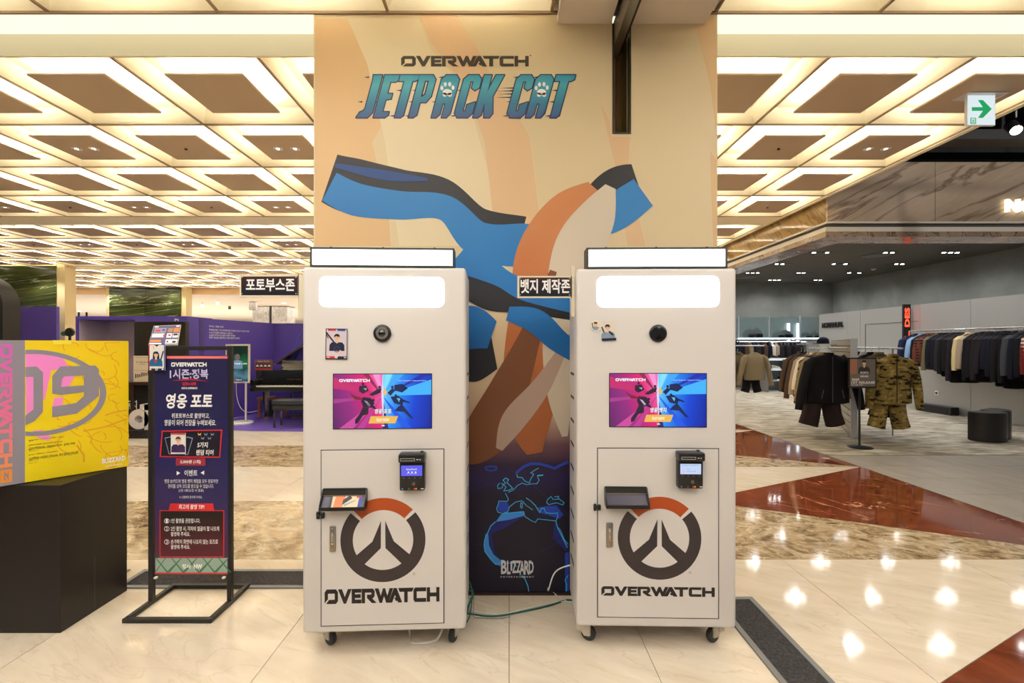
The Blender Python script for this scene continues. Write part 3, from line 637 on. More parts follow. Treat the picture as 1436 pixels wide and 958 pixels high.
def booth(name_label, loc, yaw, W_, D_, px, title, left):
    t = thing('photo_booth', name_label, 'photo booth', loc, yaw, 'photo booths')
    fc = Face(loc, (0, 0, yaw)); zb, zt = .122, 1.828
    bd_ = MB(); bd_.rbox(0, W_, 0, D_, zb, zt, M_white, .016, 4); bd_.build('body', t, True)
    # door, raised panel with a dark gap round it
    a, b_ = fc.uv(*px['door'][0]), fc.uv(*px['door'][1])
    dz0, dz1, dx0, dx1 = b_[1], a[1], a[0], b_[0]
    g_ = MB(); e = .0042
    g_.rect(dx0-e, dx1+e, dz0-e, dz1+e, -.0006, M_gapd)
    g_.build('door_gap', t)
    d_ = MB(); d_.rbox(dx0, dx1, -.0035, .004, dz0, dz1, M_white, .0012, 1); dr = d_.build('door', t, True)
    y = -.0038
    # light window
    a, b_ = fc.uv(*px['win'][0]), fc.uv(*px['win'][1]); lw = MB()
    bm = []; r_ = .03
    for cx, cz, a0 in ((b_[0]-r_, a[1]-r_, 0), (a[0]+r_, a[1]-r_, 90), (a[0]+r_, b_[1]+r_, 180), (b_[0]-r_, b_[1]+r_, 270)):
        for k in range(7): g = math.radians(a0+15*k); bm.append((cx+r_*math.cos(g), cz+r_*math.sin(g)))
    lw.prism(bm[::-1], -.003, .01, M_lwin); lw.build('light_window', t)
    # top light box
    a, b_ = fc.uv(*px['box'][0]), fc.uv(*px['box'][1]); lb = MB(); fr = .009; z0 = zt+.001
    y0, y1 = .012, .10; Zt = a[1]
    lb.box(a[0], b_[0], y0+.004, y1, z0, Zt, M_black)
    for q in ((a[0], b_[0], z0, z0+fr), (a[0], b_[0], Zt-fr, Zt), (a[0], a[0]+fr, z0+fr, Zt-fr), (b_[0]-fr, b_[0], z0+fr, Zt-fr)):
        lb.box(q[0], q[1], y0-.006, y0+.004, q[2], q[3], mat('light_box_frame', (60, 66, 66), .35))
    for u in (.14, .5, .86): lb.rbox(a[0]+(b_[0]-a[0])*u-.005, a[0]+(b_[0]-a[0])*u+.005, y0, y0+.01, Zt, Zt+.004, M_black, .001, 1)
    lbo = lb.build('light_box', t); MB().rect(a[0]+fr, b_[0]-fr, z0+fr, Zt-fr, y0, M_lwin).build('light_panel', lbo)
    # camera
    c0 = fc.uv(*px['cam']); R_ = .041; cm_ = MB()
    cm_.lathe([(R_, .0), (R_, -.008), (R_-.006, -.012), (.026, -.012)], (c0[0], 0, c0[1]), mat('lens_black', (26, 24, 24), .3), 32, 'y')
    if left:
        cm_.lathe([(.029, -.012), (.027, -.0155), (.017, -.0155), (.016, -.012)], (c0[0], 0, c0[1]), mat('lens_ring_grey', (112, 108, 104), .4), 32, 'y')
    cm_.lathe([(.017 if left else .032, -.0125), (.012, -.016), (.0001, -.0175)], (c0[0], 0, c0[1]), mat('lens_glass', (16, 16, 18), .06, coat=1), 28, 'y')
    cm_.build('camera_lens', t, True)
    # screen
    a, b_ = fc.uv(*px['scr'][0]), fc.uv(*px['scr'][1]); s_ = MB(); s_.box(a[0]-.003, b_[0]+.003, -.003, .004, b_[1]-.003, a[1]+.003, M_bezel)
    so = s_.build('touch_screen', t); s_ = MB(); ox, oz = a[0], b_[1]
    screen_art(s_, 0, b_[0]-ox, 0, a[1]-oz, 0, title); si = s_.build('screen_image', so); si.location = (ox, -.0034, oz)
    # emblem and word mark on the door
    em = MB(); c0 = fc.uv(*px['emb']); emblem(em, c0[0], c0[1], px['emr'], y); a, b_ = fc.uv(*px['wm'][0]), fc.uv(*px['wm'][1])
    wordmark(em, a[0], b_[0], b_[1], a[1], y, M_blackp)
    em.ring(c0[0]+px['emr']*.73, c0[1]-px['emr']*.82, .0055, .0042, y, M_blackp, n=14)
    em.build('door_print', dr)
    # lock handle, hasp, card reader
    a, b_ = fc.uv(*px['lock'][0]), fc.uv(*px['lock'][1]); lk = MB(); lk.rbox(a[0], b_[0], -.011, -.003, b_[1], a[1], M_steel, .005, 2); mx_, mz_ = (a[0]+b_[0])/2, (a[1]+b_[1])/2
    hh = a[1]-b_[1]
    lk.rbox(mx_-.0055, mx_+.0055, -.017, -.01, mz_-.1*hh, a[1]-.1*hh, M_chrome, .003, 2); lk.lathe([(.0055, -.010), (.0055, -.016)], (mx_, 0, mz_-.16*hh), M_chrome, 12, 'y'); lk.lathe([(.0055, -.010), (.0055, -.016)], (mx_, 0, b_[1]+.18*hh), mat('brass', (190, 150, 80), .3, 1), 12, 'y')
    lk.build('lock_handle', dr, True)
    a, b_ = fc.uv(*px['hasp'][0]), fc.uv(*px['hasp'][1]); h_ = MB(); h_.rbox(a[0], (a[0]+b_[0])/2-.003, -.014, 0, b_[1], a[1], M_black, .003, 1); h_.rbox((a[0]+b_[0])/2+.003, b_[0], -.016, -.003, b_[1]+.003, a[1]-.003, M_black, .003, 1)
    h_.tube([(a[0]+.003, -.012, (a[1]+b_[1])/2), (b_[0]-.003, -.012, (a[1]+b_[1])/2)], .004, M_black, 8); h_.build('door_clasp', dr, True)
    reader(t, fc, *px['rd'], left, 1)
    for x, yy, h in px['cast']: caster(t, x, yy, h)
    # side ventilation slots
    xs_ = W_+.0006 if left else -.0006
    for i in range(9):
        z = .35+.12*i
        v_ = MB(); v_.box(min(xs_, xs_-.001), max(xs_, xs_-.001)+.0005, .12, .26, z, z+.012, M_gapd); v_.build('vent_slot', t)
    return t, fc, dr
KL, KLy = (-.963+.003, 2.213, 0), math.radians(2.6)
bl, fl, dl_ = booth('left white photo booth, blue card reader screen, a print in its tray', KL, KLy, .757, .38,
  dict(door=((451, 632), (622, 873)), win=((448, 388), (623, 431)), box=((434, 346), (637, 373)), cam=(536.5, 467.5), scr=((468, 525), (605, 600)),
       emb=(537.5, 757), emr=.1965, wm=((456, 827), (616, 842.5)), lock=((463, 737), (471.5, 773)), hasp=((444.5, 717), (456, 727)), rd=(562.5, 633, 597.5, 684.5),
       cast=((.09, .12, .9), (.69, .115, -.35), (.09, .33, .2), (.69, .33, 2.6))), '영웅 포토', True)
KR, KRy = (.322, 2.272, 0), math.radians(-1.4)
br, fr_, dr_ = booth('right white photo booth, pale card reader screen, empty tray', KR, KRy, .753, .34,
  dict(door=((838.5, 629), (1007, 867)), win=((837, 388), (1008.5, 430.5)), box=((823, 347), (1021, 373)), cam=(922.5, 467.5), scr=((855, 524), (990, 598.5)),
       emb=(924.5, 754.5), emr=.1965, wm=((843.5, 822), (1001.5, 836.5)), lock=((850, 732), (859, 767)), hasp=((832, 706), (842, 715.5)), rd=(947, 631, 981.5, 682),
       cast=((.07, .10, 1.2), (.68, .10, -1.1), (.07, .29, .4), (.68, .29, 2.6))), '영웅 뱃지', False)
# ------------------------------------------------------------------ signs on the booths, cards, trays, cables
M_sgn = ramp_mat('sign_dark_print', [(0, (24, 24, 60)), (.4, (20, 22, 34)), (.75, (52, 26, 28)), (1, (120, 34, 28))], lo=-.03, hi=.17, rough=.3, noise=.06, noise_scale=12)
M_frost = mat('frosted_acrylic', (226, 216, 190), .2)
def zone_sign(label, px, Y, word, wpx, side):
    x0, _, z1 = P(px[0], px[1], Y); x1, _, z0 = P(px[2], px[3], Y)
    t = thing('zone_sign', label, 'sign', (x0, Y, z0)); W_, H_ = x1-x0, z1-z0
    f_ = MB(); f_.box(0, W_, .0, .006, 0, H_, M_frost); f_.build('backing_plate', t)
    e = .008; f_ = MB(); f_.rect(e if side else .010, W_-e*.6, e, H_-e, -.0006, M_sgn); f_.build('printed_face', t)
    fc = Face((x0, Y, z0)); L_ = MB(); textf(L_, fc, word, *wpx, -.0014, M_wprint, bold=.025); L_.build('lettering', t)
    for x in (.014, W_-.012):
        for z in (.014, H_-.014): MB().lathe([(.0028, 0), (.0028, -.003), (.0001, -.0036)], (x, -.0006, z), M_chrome, 8, 'y').build('screw', t)
    br_ = MB()
    if side: br_.box(W_-.004, W_+.052, 0, .006, -.10, H_, M_frost)
    else: br_.box(W_-.004, W_+.014, 0, .006, -.09, H_+.05, M_frost)
    br_.build('bracket', t)
zone_sign('small dark Korean sign on the left edge of the left photo booth', (336, 385.5, 419, 416.5), 2.30, '포토부스존', (345, 391, 413.5, 408.5), True)
zone_sign('small dark Korean sign between the booths, on the left edge of the right booth', (725.5, 387, 802, 418), 2.33, '뱃지 제작존', (730, 391.5, 799.5, 411.5), False)

SK = mat('print_skin', (232, 190, 160), .4); HR = mat('print_hair', (24, 22, 34), .4); NV = mat('print_navy', (28, 34, 62), .4); TL = mat('print_teal', (24, 100, 150), .4)
M_card = mat('card_paper', (232, 228, 222), .35); M_bl = mat('print_blue', (40, 70, 170), .4); M_gy = mat('print_grey_blue', (130, 150, 172), .4)
def portrait(m, x, z, s, y, top, hair_long, hairc=HR):
    """generic half figure on a print, s = head height"""
    if hair_long: m.poly([(x-.62*s, z+.3*s), (x-.4*s, z+.62*s), (x+.3*s, z+.66*s), (x+.62*s, z+.2*s), (x+.75*s, z-1.6*s), (x-.3*s, z-1.2*s), (x-.7*s, z-1.1*s)], y, hairc)
    m.poly([(x-1.35*s, z-2.4*s), (x-1.3*s, z-1.3*s), (x-.9*s, z-.85*s), (x+.9*s, z-.85*s), (x+1.3*s, z-1.3*s), (x+1.35*s, z-2.4*s)], y-.0002, top)
    m.poly([(x-.22*s, z-.9*s), (x-.2*s, z-.4*s), (x+.2*s, z-.4*s), (x+.22*s, z-.9*s), (x, z-1.08*s)], y-.0003, SK)
    m.ellipse(x, z, .42*s, .52*s, y-.0004, SK, 16)
    m.poly([(x-.5*s, z-.1*s), (x-.5*s, z+.35*s), (x-.25*s, z+.64*s), (x+.2*s, z+.66*s), (x+.5*s, z+.35*s), (x+.5*s, z-.1*s), (x+.38*s, z+.2*s), (x+.1*s, z+.14*s), (x-.05*s, z+.26*s), (x-.38*s, z+.15*s)], y-.0005, hairc)
    for sx in (-.17, .17): m.rect(x+sx*s-.07*s, x+sx*s+.07*s, z-.02*s, z+.05*s, y-.0006, HR)
    m.rect(x-.1*s, x+.1*s, z-.3*s, z-.26*s, y-.0006, mat('print_lip', (170, 90, 80), .4))
# print on the left booth
def booth_card(fc, loc, yaw, px, name, label, build_fn, tilt=0):
    c_ = fc.uv((px[0]+px[2])/2, (px[1]+px[3])/2); a = fc.uv(px[0], px[1]); b_ = fc.uv(px[2], px[3]); W_, H_ = b_[0]-a[0], a[1]-b_[1]
    wp = fc.M @ Vector((c_[0], -.003, c_[1]))
    t = thing(name, label, 'photo card', wp, rot=(0, math.radians(tilt), yaw)); build_fn(t, W_, H_)
    return t
def c1(t, W_, H_):
    w2, h2 = W_/2, H_/2
    MB().box(-w2, w2, .0, .001, -h2, h2, M_card).build('card', t)
    m = MB(); m.rect(-w2+.003, w2-.003, -h2+.003, h2-.003, -.0003, mat('print_lavender', (214, 202, 214), .4))
    m.line([(-w2+.004, h2-.02), (-.004, -.002)], .007, -.0005, HR); m.line([(-w2+.004, h2-.03), (-w2+.012, h2-.045)], .004, -.0005, HR)
    portrait(m, .002, h2*.42, .026, -.0006, NV, False)
    m.ring(.002, -h2*.35, .014, .011, -.0012, mat('print_indigo', (60, 62, 120), .4), n=16); m.ellipse(.018, -h2*.52, .006, .009, -.0013, SK, 10)
    for x0, x1, z0, z1, mm in ((-w2, w2, h2-.003, h2, HR), (-w2, -w2+.003, -h2, h2, HR), (w2-.003, w2, -h2, h2, NV), (-w2, w2, -h2, -h2+.004, HR), (-w2+.01, -.004, h2-.010, h2-.003, M_red), (.004, w2-.01, h2-.010, h2-.003, M_bl), (-w2, -.006, -h2+.004, -h2+.014, M_red), (.006, w2, -h2+.004, -h2+.014, NV)): m.rect(x0, x1, z0, z1, -.0016, mm)
    m.ring(0, -h2+.012, .007, .004, -.002, M_wprint, n=14); text(m, '1000', -w2+.006, -w2+.02, -h2+.006, -h2+.012, -.002, M_wprint, bold=.03); text(m, 'TIER', w2-.016, w2-.004, -h2+.006, -h2+.011, -.002, M_wprint, bold=.03)
    m.build('printed_picture', t)
booth_card(fl, KL, KLy, (457, 461, 487.5, 504), 'photo_card', 'printed photo card of a dark-haired person in a navy shirt on the left booth', c1, .8)
def c2(t, W_, H_):
    w2, h2 = W_/2, H_/2
    MB().box(-w2, w2, 0, .001, -h2, h2, M_card).build('card', t); m = MB()
    m.rect(-w2+.001, w2-.001, -h2+.001, h2-.001, -.0002, mat('print_pale_beige', (222, 214, 204), .4))
    m.line([(-w2+.004, h2*.35), (-w2*.45, -h2*.5)], .006, -.0004, HR)
    portrait(m, -.004, h2*.28, .024, -.0005, M_gy, False); m.rect(-w2+.001, w2-.001, -h2+.002, -h2+.014, -.0016, NV)
    m.line([(w2*.1, -h2*.1), (w2*.5, -h2*.4)], .008, -.0017, NV)
    m.build('printed_picture', t)
booth_card(fr_, KR, KRy, (843, 449, 863.5, 478.5), 'photo_card', 'square pale print of a person in grey stuck on the right booth', c2, -3)
def c3(t, W_, H_):
    MB().lathe([(W_/2, -.004), (W_/2, 0)], (0, .004, 0), M_card, 24, 'y').build('badge_body', t); m = MB()
    m.ellipse(0, 0, W_/2-.0006, W_/2-.0006, -.0006, mat('print_ivory', (230, 222, 196), .4), 24)
    m.poly([(-.016, -.009), (-.008, -.004), (.008, -.004), (.017, -.008), (.008, -.02), (-.008, -.02)], -.0009, M_gy); m.ellipse(0, .006, .008, .010, -.0012, SK, 14)
    m.poly([(-.009, .010), (-.006, .018), (.006, .018), (.010, .010)], -.0014, HR); m.line([(-.016, .012), (-.013, -.008)], .004, -.0014, HR)
    m.build('printed_picture', t)
booth_card(fr_, KR, KRy, (827, 448.5, 843, 465.5), 'pin_badge', 'round pin badge beside the square print on the right booth', c3)

# trays in the booth doors
def tray(parent, fc, px, left):
    a = fc.uv(px[0], px[1]); b_ = fc.uv(px[2], px[3])
    x0, x1, z1, z0 = a[0], b_[0], a[1], b_[1]; d = .055; e = .005
    m = MB(); M_t = mat('tray_black', (20, 20, 22), .35)
    # opening in the door and the sloping pan below it
    m.rbox(x0, x1, -.012, -.003, z0+.01, z1, M_t, .006, 2)
    m.box(x0+e, x1-e, -.014, -.0125, z1-.03, z1-.008, mat('tray_mouth', (96, 88, 76) if not left else (40, 38, 36), .6))
    sl = .018
    for sx in (x0, x1-e):
        m.add([(sx, -.012, z1-.004), (sx+e, -.012, z1-.004), (sx+e, -d, z0+sl), (sx, -d, z0+sl), (sx, -.012, z0), (sx+e, -.012, z0), (sx+e, -d, z0-.003), (sx, -d, z0-.003)], [(0,1,2,3), (4,7,6,5), (0,3,7,4), (1,5,6,2), (3,2,6,7), (0,4,5,1)], M_t)
    m.box(x0, x1, -d-.004, -d, z0-.004, z0+.012, M_t)
    m.add([(x0+e, -.012, z1-.034), (x1-e, -.012, z1-.034), (x1-e, -d, z0+.003), (x0+e, -d, z0+.003), (x0+e, -.012, z1-.038), (x1-e, -.012, z1-.038), (x1-e, -d, z0-.001), (x0+e, -d, z0-.001)], [(0,3,2,1), (4,5,6,7), (0,1,5,4), (2,3,7,6)], mat('tray_pan', (66, 66, 86), .3))
    m.box(x0+e, x1-e, -.0165, -.014, z1-.034, z1-.030, M_steel)
    o = m.build('print_tray', parent, True)
    return x0, x1, z0, z1, d
x0, x1, z0, z1, d = tray(dl_, fl, (453, 684.5, 516, 709), True)
wp = fl.M @ Vector((x0+.11, -d+.004, z0+.008)); sl_ = math.atan2(z1-.034-z0-.003, d-.012)
t = thing('photo_print', 'glossy colour print lying in the tray of the left booth', 'photo print', wp, rot=(-(math.pi/2-sl_), 0, KLy))
m = MB(); L_ = math.hypot(z1-.034-z0, d-.012)-.003; m.box(-.07, .075, 0, .0006, 0, L_, M_card); m.build('paper', t)
m = MB(); ly = -.0004
for p_, mm in (([(-.07, 0), (.075, 0), (.075, L_), (-.07, L_)], mat('print_pale', (226, 220, 222), .3)), ([(-.05, 0), (-.01, 0), (.0, L_), (-.045, L_)], mat('print_orange', (222, 120, 64), .3)), ([(-.01, L_*.2), (.03, L_*.7), (.02, L_*.95), (-.01, L_*.6)], NV), ([(.0, L_*.1), (.045, L_*.5), (.05, L_*.6), (.0, L_*.25)], M_gy), ([(.06, .0), (.075, 0), (.075, L_), (.062, L_)], M_bl), ([(-.07, 0), (-.058, 0), (-.06, L_), (-.07, L_)], NV), ([(.05, L_*.7), (.07, L_*.8), (.07, L_), (.05, L_)], M_red)):
    m.poly(p_, ly, mm); ly -= .0003
m.build('printed_picture', t)
tray(dr_, fr_, (847, 681.5, 907, 707), False)

# cables
def cable(name, label, pts, r, m, tip=None):
    t = thing(name, label, 'cable', pts[0]); o = Vector(pts[0]); P_ = [Vector(p) for p in pts]; out = []
    n = len(P_)
    for i in range(n-1):
        p0, p1, p2, p3 = P_[max(i-1, 0)], P_[i], P_[i+1], P_[min(i+2, n-1)]
        for k in range(6):
            q = k/6; out.append(.5*((2*p1)+(-p0+p2)*q+(2*p0-5*p1+4*p2-p3)*q*q+(-p0+3*p1-3*p2+p3)*q**3)-o)
    out.append(P_[-1]-o); MB().tube(out, r, m, 7).build('cable', t, True)
def fl_(px, py, h=.006): x, y = GX(px, py); return (x, y, h)
M_cw = mat('cable_white', (222, 220, 212), .4); M_cg = mat('cable_green', (18, 92, 76), .45); M_cgy = mat('cable_grey', (130, 132, 134), .5)
cable('power_cable', 'dark green cable crossing the floor between the two booths', [(-.20, 2.52, .13), (-.225, 2.50, .05), fl_(655, 862), fl_(690, 866), fl_(730, 860), fl_(770, 851), fl_(800, 843), (.42, 2.60, .02)], .0048, M_cg)
cable('power_cable', 'white cable lying along the green cable between the booths', [(-.24, 2.54, .16), (-.20, 2.56, .05), fl_(662, 858), fl_(700, 864), fl_(735, 856), fl_(780, 846), fl_(806, 846)], .0034, M_cw)
cable('power_cable', 'white cable looping up in front of the map beside the right booth', [(.40, 2.55, .30), (.30, 2.56, .275), (.245, 2.58, .23), (.215, 2.60, .13), fl_(770, 832, .03), fl_(785, 840), (.40, 2.62, .02)], .0036, M_cw)
cable('power_cable', 'green cable coiled at the lower right corner of the left booth', [(-.26, 2.60, .2), (-.215, 2.60, .17), (-.200, 2.57, .11), (-.212, 2.5, .03), (-.26, 2.46, .006), (-.3, 2.52, .006), (-.22, 2.62, .04), (-.195, 2.6, .12), (-.25, 2.62, .16)], .0036, M_cg)
cable('power_cable', 'thin grey cable trailing beside the coiled green cable', [(-.27, 2.64, .12), (-.20, 2.62, .10), (-.19, 2.55, .02), fl_(672, 868), fl_(700, 869), fl_(716, 866)], .002, M_cgy)
cable('power_cable', 'white cable bulging out behind the lower left edge of the left booth', [(-.955, 2.50, .22), (-.99, 2.48, .20), (-1.0, 2.46, .11), (-.985, 2.42, .03), (-.94, 2.42, .006)], .0055, M_cw)
cable('power_cable', 'white cable loop resting under the left booth by its right caster', [(-.5, 2.36, .1), fl_(575, 893), fl_(577, 903), fl_(592, 904), fl_(612, 899), (-.33, 2.36, .06)], .0055, M_cw)

# ------------------------------------------------------------------ banner stand
t = thing('banner_stand', 'black metal banner stand with a dark blue Korean poster on the left floor', 'banner stand', (-1.8, 2.70, 0))
BF = Face((-1.8, 2.70, 0)); M_st = mat('stand_black', (24, 23, 23), .45)
def bl_(m, x0, x1, y0, y1, z0, z1, name, mm=M_st): MB().rbox(x0, x1, y0, y1, z0, z1, mm, .002, 1).build(name, t)
xl, xr = -.222, .222; tb = .013; zt_ = EYE-(485.5-CY)*2.7/F
bl_(0, xl-tb, xl+tb, -tb, tb, .02, zt_, 'post'); bl_(0, xr-tb, xr+tb, -tb, tb, .02, zt_, 'post'); bl_(0, xl+tb, xr-tb, -tb, tb, zt_-.022, zt_, 'top_bar')
bl_(0, xl-tb, xr+tb, -.195, -.17, .001, .024, 'base_bar'); bl_(0, xl-tb, xr+tb, .16, .185, .001, .024, 'base_bar'); bl_(0, xl-tb, xl+tb, -.17, .16, .001, .024, 'base_bar'); bl_(0, xr-tb, xr+tb, -.17, .16, .001, .024, 'base_bar')
yb = -.016; BF = Face((-1.8, 2.70, 0), y=yb)
M_bn = ramp_mat('banner_ground', [(0, (40, 30, 60)), (.25, (74, 34, 62)), (.45, (50, 40, 92)), (.7, (30, 32, 86)), (1, (34, 30, 74))], dirv=(.35, 0, 1), lo=.15, hi=1.45, rough=.35, noise=.35, noise_scale=4)
a = BF.uv(217, 498.5); b_ = BF.uv(320, 805); MB().box(a[0], b_[0], yb, yb+.004, b_[1], a[1], M_bn).build('poster_panel', t)
m = MB(); y = yb-.0006
def BR(x0, y0, x1, y1, mm, k=0): p = BF.uv(x0, y1); q = BF.uv(x1, y0); m.rect(p[0], q[0], p[1], q[1], y-.0004*k, mm)
def BP(L_, mm, k=0): m.poly(BF.pts(L_), y-.0004*k, mm)
def BT(s, x0, y0, x1, y1, mm=M_wprint, k=4, **kw): textf(m, BF, s, x0, y0, x1, y1, y-.0004*k, mm, **kw)
M_sal = mat('print_salmon', (232, 120, 110), .4); M_lil = mat('print_lilac', (196, 190, 236), .4); M_dkr = mat('print_dark_red', (80, 22, 34), .4); M_dkp = mat('print_dark_purple', (20, 16, 36), .4)
BR(234, 499.5, 319, 503, M_sal); 
p = BF.uv(240.5, 514); q = BF.uv(290, 508.5); wordmark(m, p[0], q[0], p[1], q[1], y-.0016, M_wprint)
BT('1시즌:정복', 238, 517, 293, 532, M_dkp, 2, bold=.08); BT('1시즌:정복', 238.5, 517.5, 292.5, 531.5, M_lil, 5, bold=.03)
BP([(240, 534), (266, 531), (294, 535), (268, 533)], M_red, 1); BT('임무×시작', 256, 536, 275.5, 541, M_red, bold=.04); BT('DIGITAL EXPERIENCE', 255, 543, 277, 545.8, bold=.03)
BT('영웅 포토', 233, 552, 298, 573, bold=.03, shear=.12)
BT('위포토부스로 촬영하고,', 241, 579.5, 294, 587, bold=.01, shear=.1); BT('영웅이 되어 전장을 누벼보세요.', 231, 588.5, 303, 597, bold=.01, shear=.1)
BP([(227, 604), (312, 602.5), (309, 642), (224, 641)], M_red, 1); BP([(228.5, 605.5), (310, 604), (307.5, 640.3), (226, 639.5)], M_dkp, 2)
BP([(231, 614), (240, 612), (246, 638), (237, 637)], M_gy, 3); BP([(232.2, 615), (239.5, 613.2), (245, 637), (238, 636)], M_dkp, 4); BP([(262, 612), (271, 614), (264, 638), (258, 637)], M_gy, 3); BP([(262, 613.5), (269.6, 615.2), (263.2, 637), (258, 636)], M_dkp, 4)
BR(240, 607, 261, 638.5, M_card, 5); p = BF.uv(250.5, 617); portrait(m, p[0], p[1], .029, y-.0026, mat('print_plum', (60, 40, 90), .4), False, mat('print_redbrown', (110, 36, 44), .4))
BR(240, 607, 261, 609, M_red, 14); BR(240, 636.5, 261, 638.5, NV, 14)
for i, (x, z) in enumerate(((280, 609), (289, 609), (298, 609), (284.5, 614.5), (294, 614.5))): BP([(x-2.6, z-2), (x, z), (x+2.6, z-2), (x+1.4, z+2), (x, z+1), (x-1.4, z+2)], mat('print_gold', (226, 176, 70), .4) if i == 0 else M_gy, 3)
BT('5가지', 277, 620, 292, 628, bold=.02, shear=.12); BT('랜덤 티어', 275.5, 630.5, 300, 638.5, bold=.02, shear=.12)
BR(247, 642.5, 288.5, 653, mat('print_rose', (150, 44, 60), .4), 3); BT('5,000원 (1회)', 253, 645, 282, 650.8, bold=.02, shear=.1)
BT('이벤트', 259, 659, 277, 667.5, bold=.01, shear=.1); BP([(248, 660.5), (253, 663.5), (248, 666.5)], M_wprint, 2); BP([(286.5, 660), (281.5, 663), (286.5, 666)], M_wprint, 2)
BT('영웅 ID카드와 영웅 뱃지 체험을 모두 완료하면', 231, 672, 306, 677.5); BT('전리품 상자 코드를 받으실 수 있습니다.', 236, 679, 300, 684.5); BT('(1인 1회/소진 시 종료)', 251, 685.8, 286, 690.5); BT('※ 스탭에게 문의해 주세요.', 252, 695.3, 284, 699)
BP([(239, 706), (299, 706), (301, 716), (237, 716)], M_red, 2); BT('최고의 촬영 TIP!', 251, 707.3, 287, 714, bold=.02, shear=.12)
BR(224, 715.5, 314.5, 781.5, M_red, 1); BR(225.3, 716.8, 313.2, 780.2, ramp_mat('print_red_black', [(0, (96, 26, 44)), (1, (22, 16, 20))], lo=.25, hi=.5, rough=.35), 2)
for i, (z, s) in enumerate(((730.5, '1'), (741.5, '2'), (760, '3'))):
    p = BF.uv(234.2, z); m.ring(p[0], p[1], .0142, .012, y-.0014, M_wprint, n=20); BT(s, 233, z-2.5, 235.6, z+2.5)
BT('1인 촬영을 권장합니다.', 240, 727, 281, 733.5, bold=.01); BT('2인 촬영 시, 각자의 얼굴이 잘 나오게', 240, 738, 307.5, 745, bold=.01); BT('촬영해 주세요.', 240, 745.8, 267, 752, bold=.01)
BT('손가락이 화면에 나오지 않는 포즈로', 240, 756.3, 306, 763, bold=.01); BT('촬영해 주세요.', 240, 764, 267, 770, bold=.01)
M_gr = mat('print_pale_green', (150, 172, 158), .4); M_grl = mat('print_green_line', (60, 120, 96), .4)
BR(218, 782.5, 319, 803, M_gr, 1)
for x in (218, 240, 262, 284, 306): BP([(x, 782.5), (x+1.6, 782.5), (x+19, 803), (x+16, 803)], M_grl, 2); BP([(x+14, 782.5), (x+15.4, 782.5), (x-2 if x > 220 else 218, 803), (x-5 if x > 225 else 218, 801)], M_grl, 3)
BR(217, 803, 320, 805, M_red, 2); BT('NW', 272, 791, 284, 797.5, bold=.05); BT('행사', 256, 791, 268, 797.5, bold=.03)
m.build('printed_design', t)
for x in (xl+.03, xr-.03): MB().rbox(x-.008, x+.008, yb-.004, -.002, .148, .158, mat('clip_white', (220, 220, 215), .3), .002, 1).build('clip', t)

# leaning brochure plate and photo card on the stand
rot = (math.radians(-38), 0, 0); loc = (-1.93, 2.715, 1.468)
t = thing('brochure_plate', 'tilted clear plate with a white and purple brochure above the banner stand', 'brochure', loc, rot=rot); BF2 = Face(loc, rot)
q4 = BF2.pts([(208, 484), (249, 484), (253.7, 455.5), (215.6, 457)]); m = MB(); m.prism(q4, 0, .003, M_frost); m.build('plate', t)
def qq(u, v): return tuple((q4[0][i]*(1-u)+q4[1][i]*u)*(1-v)+(q4[3][i]*(1-u)+q4[2][i]*u)*v for i in (0, 1))
m = MB(); 
def Q(u0, v0, u1, v1, mm, k): m.poly([qq(u0, v0), qq(u1, v0), qq(u1, v1), qq(u0, v1)], -.0006-.0004*k, mm)
Mpu = mat('print_purple_grey', (84, 80, 130), .4); Q(.01, .02, .99, .98, Mpu, 0)
Q(.03, .03, .44, .1, M_wprint, 1); Q(.04, .14, .4, .26, mat('print_orange2', (226, 130, 60), .4), 1); Q(.04, .38, .47, .58, M_wprint, 1); Q(.08, .62, .5, .86, mat('print_pic_grey', (150, 150, 170), .4), 1); Q(.06, .9, .2, .96, M_wprint, 1)
Q(.56, .06, .97, .28, M_wprint, 1); Q(.56, .36, .74, .58, M_wprint, 1); Q(.77, .36, .97, .58, M_wprint, 1); Q(.79, .46, .95, .56, NV, 2); Q(.62, .44, .7, .52, mat('print_brown', (120, 80, 60), .4), 2)
Q(.57, .64, .74, .84, mat('print_pic_tan', (170, 130, 100), .4), 1); Q(.77, .64, .97, .84, mat('print_orange2', (226, 130, 60), .4), 1); Q(.84, .9, .96, .96, M_wprint, 1); Q(.36, .7, .46, .8, M_bl, 2); Q(.12, .68, .3, .78, M_red, 2); Q(.44, .4, .5, .52, M_red, 2); Q(.8, .1, .92, .2, HR, 2); Q(.6, .12, .66, .2, NV, 2)
m.build('printed_pages', t)
c_ = P(220, 501.5, 2.665); t = thing('photo_card', 'glossy card of a long-haired person in teal at the top corner of the banner stand', 'photo card', c_)
w2, h2 = .045, .074; MB().rbox(-w2, w2, 0, .004, -h2, h2, M_card, .001, 1).build('card', t); m = MB()
m.rect(-w2, w2, -h2, h2, -.0003, M_red); m.rect(0, w2, -h2, h2, -.0005, M_bl); m.rect(-w2+.005, w2-.005, -h2+.012, h2-.004, -.0008, mat('print_offwhite', (228, 226, 222), .4)); m.poly([(-.016, h2-.001), (.016, h2-.001), (.0, h2-.014)], -.0011, NV)
m.line([(.036, .034), (.018, -.03)], .007, -.0010, HR); m.line([(-.018, .06), (-.016, .05)], .003, -.001, M_gy)
portrait(m, -.004, .016, .027, -.0012, TL, True); m.poly([(-.016, -.016), (.004, -.012), (-.004, -.034)], -.0025, M_red)
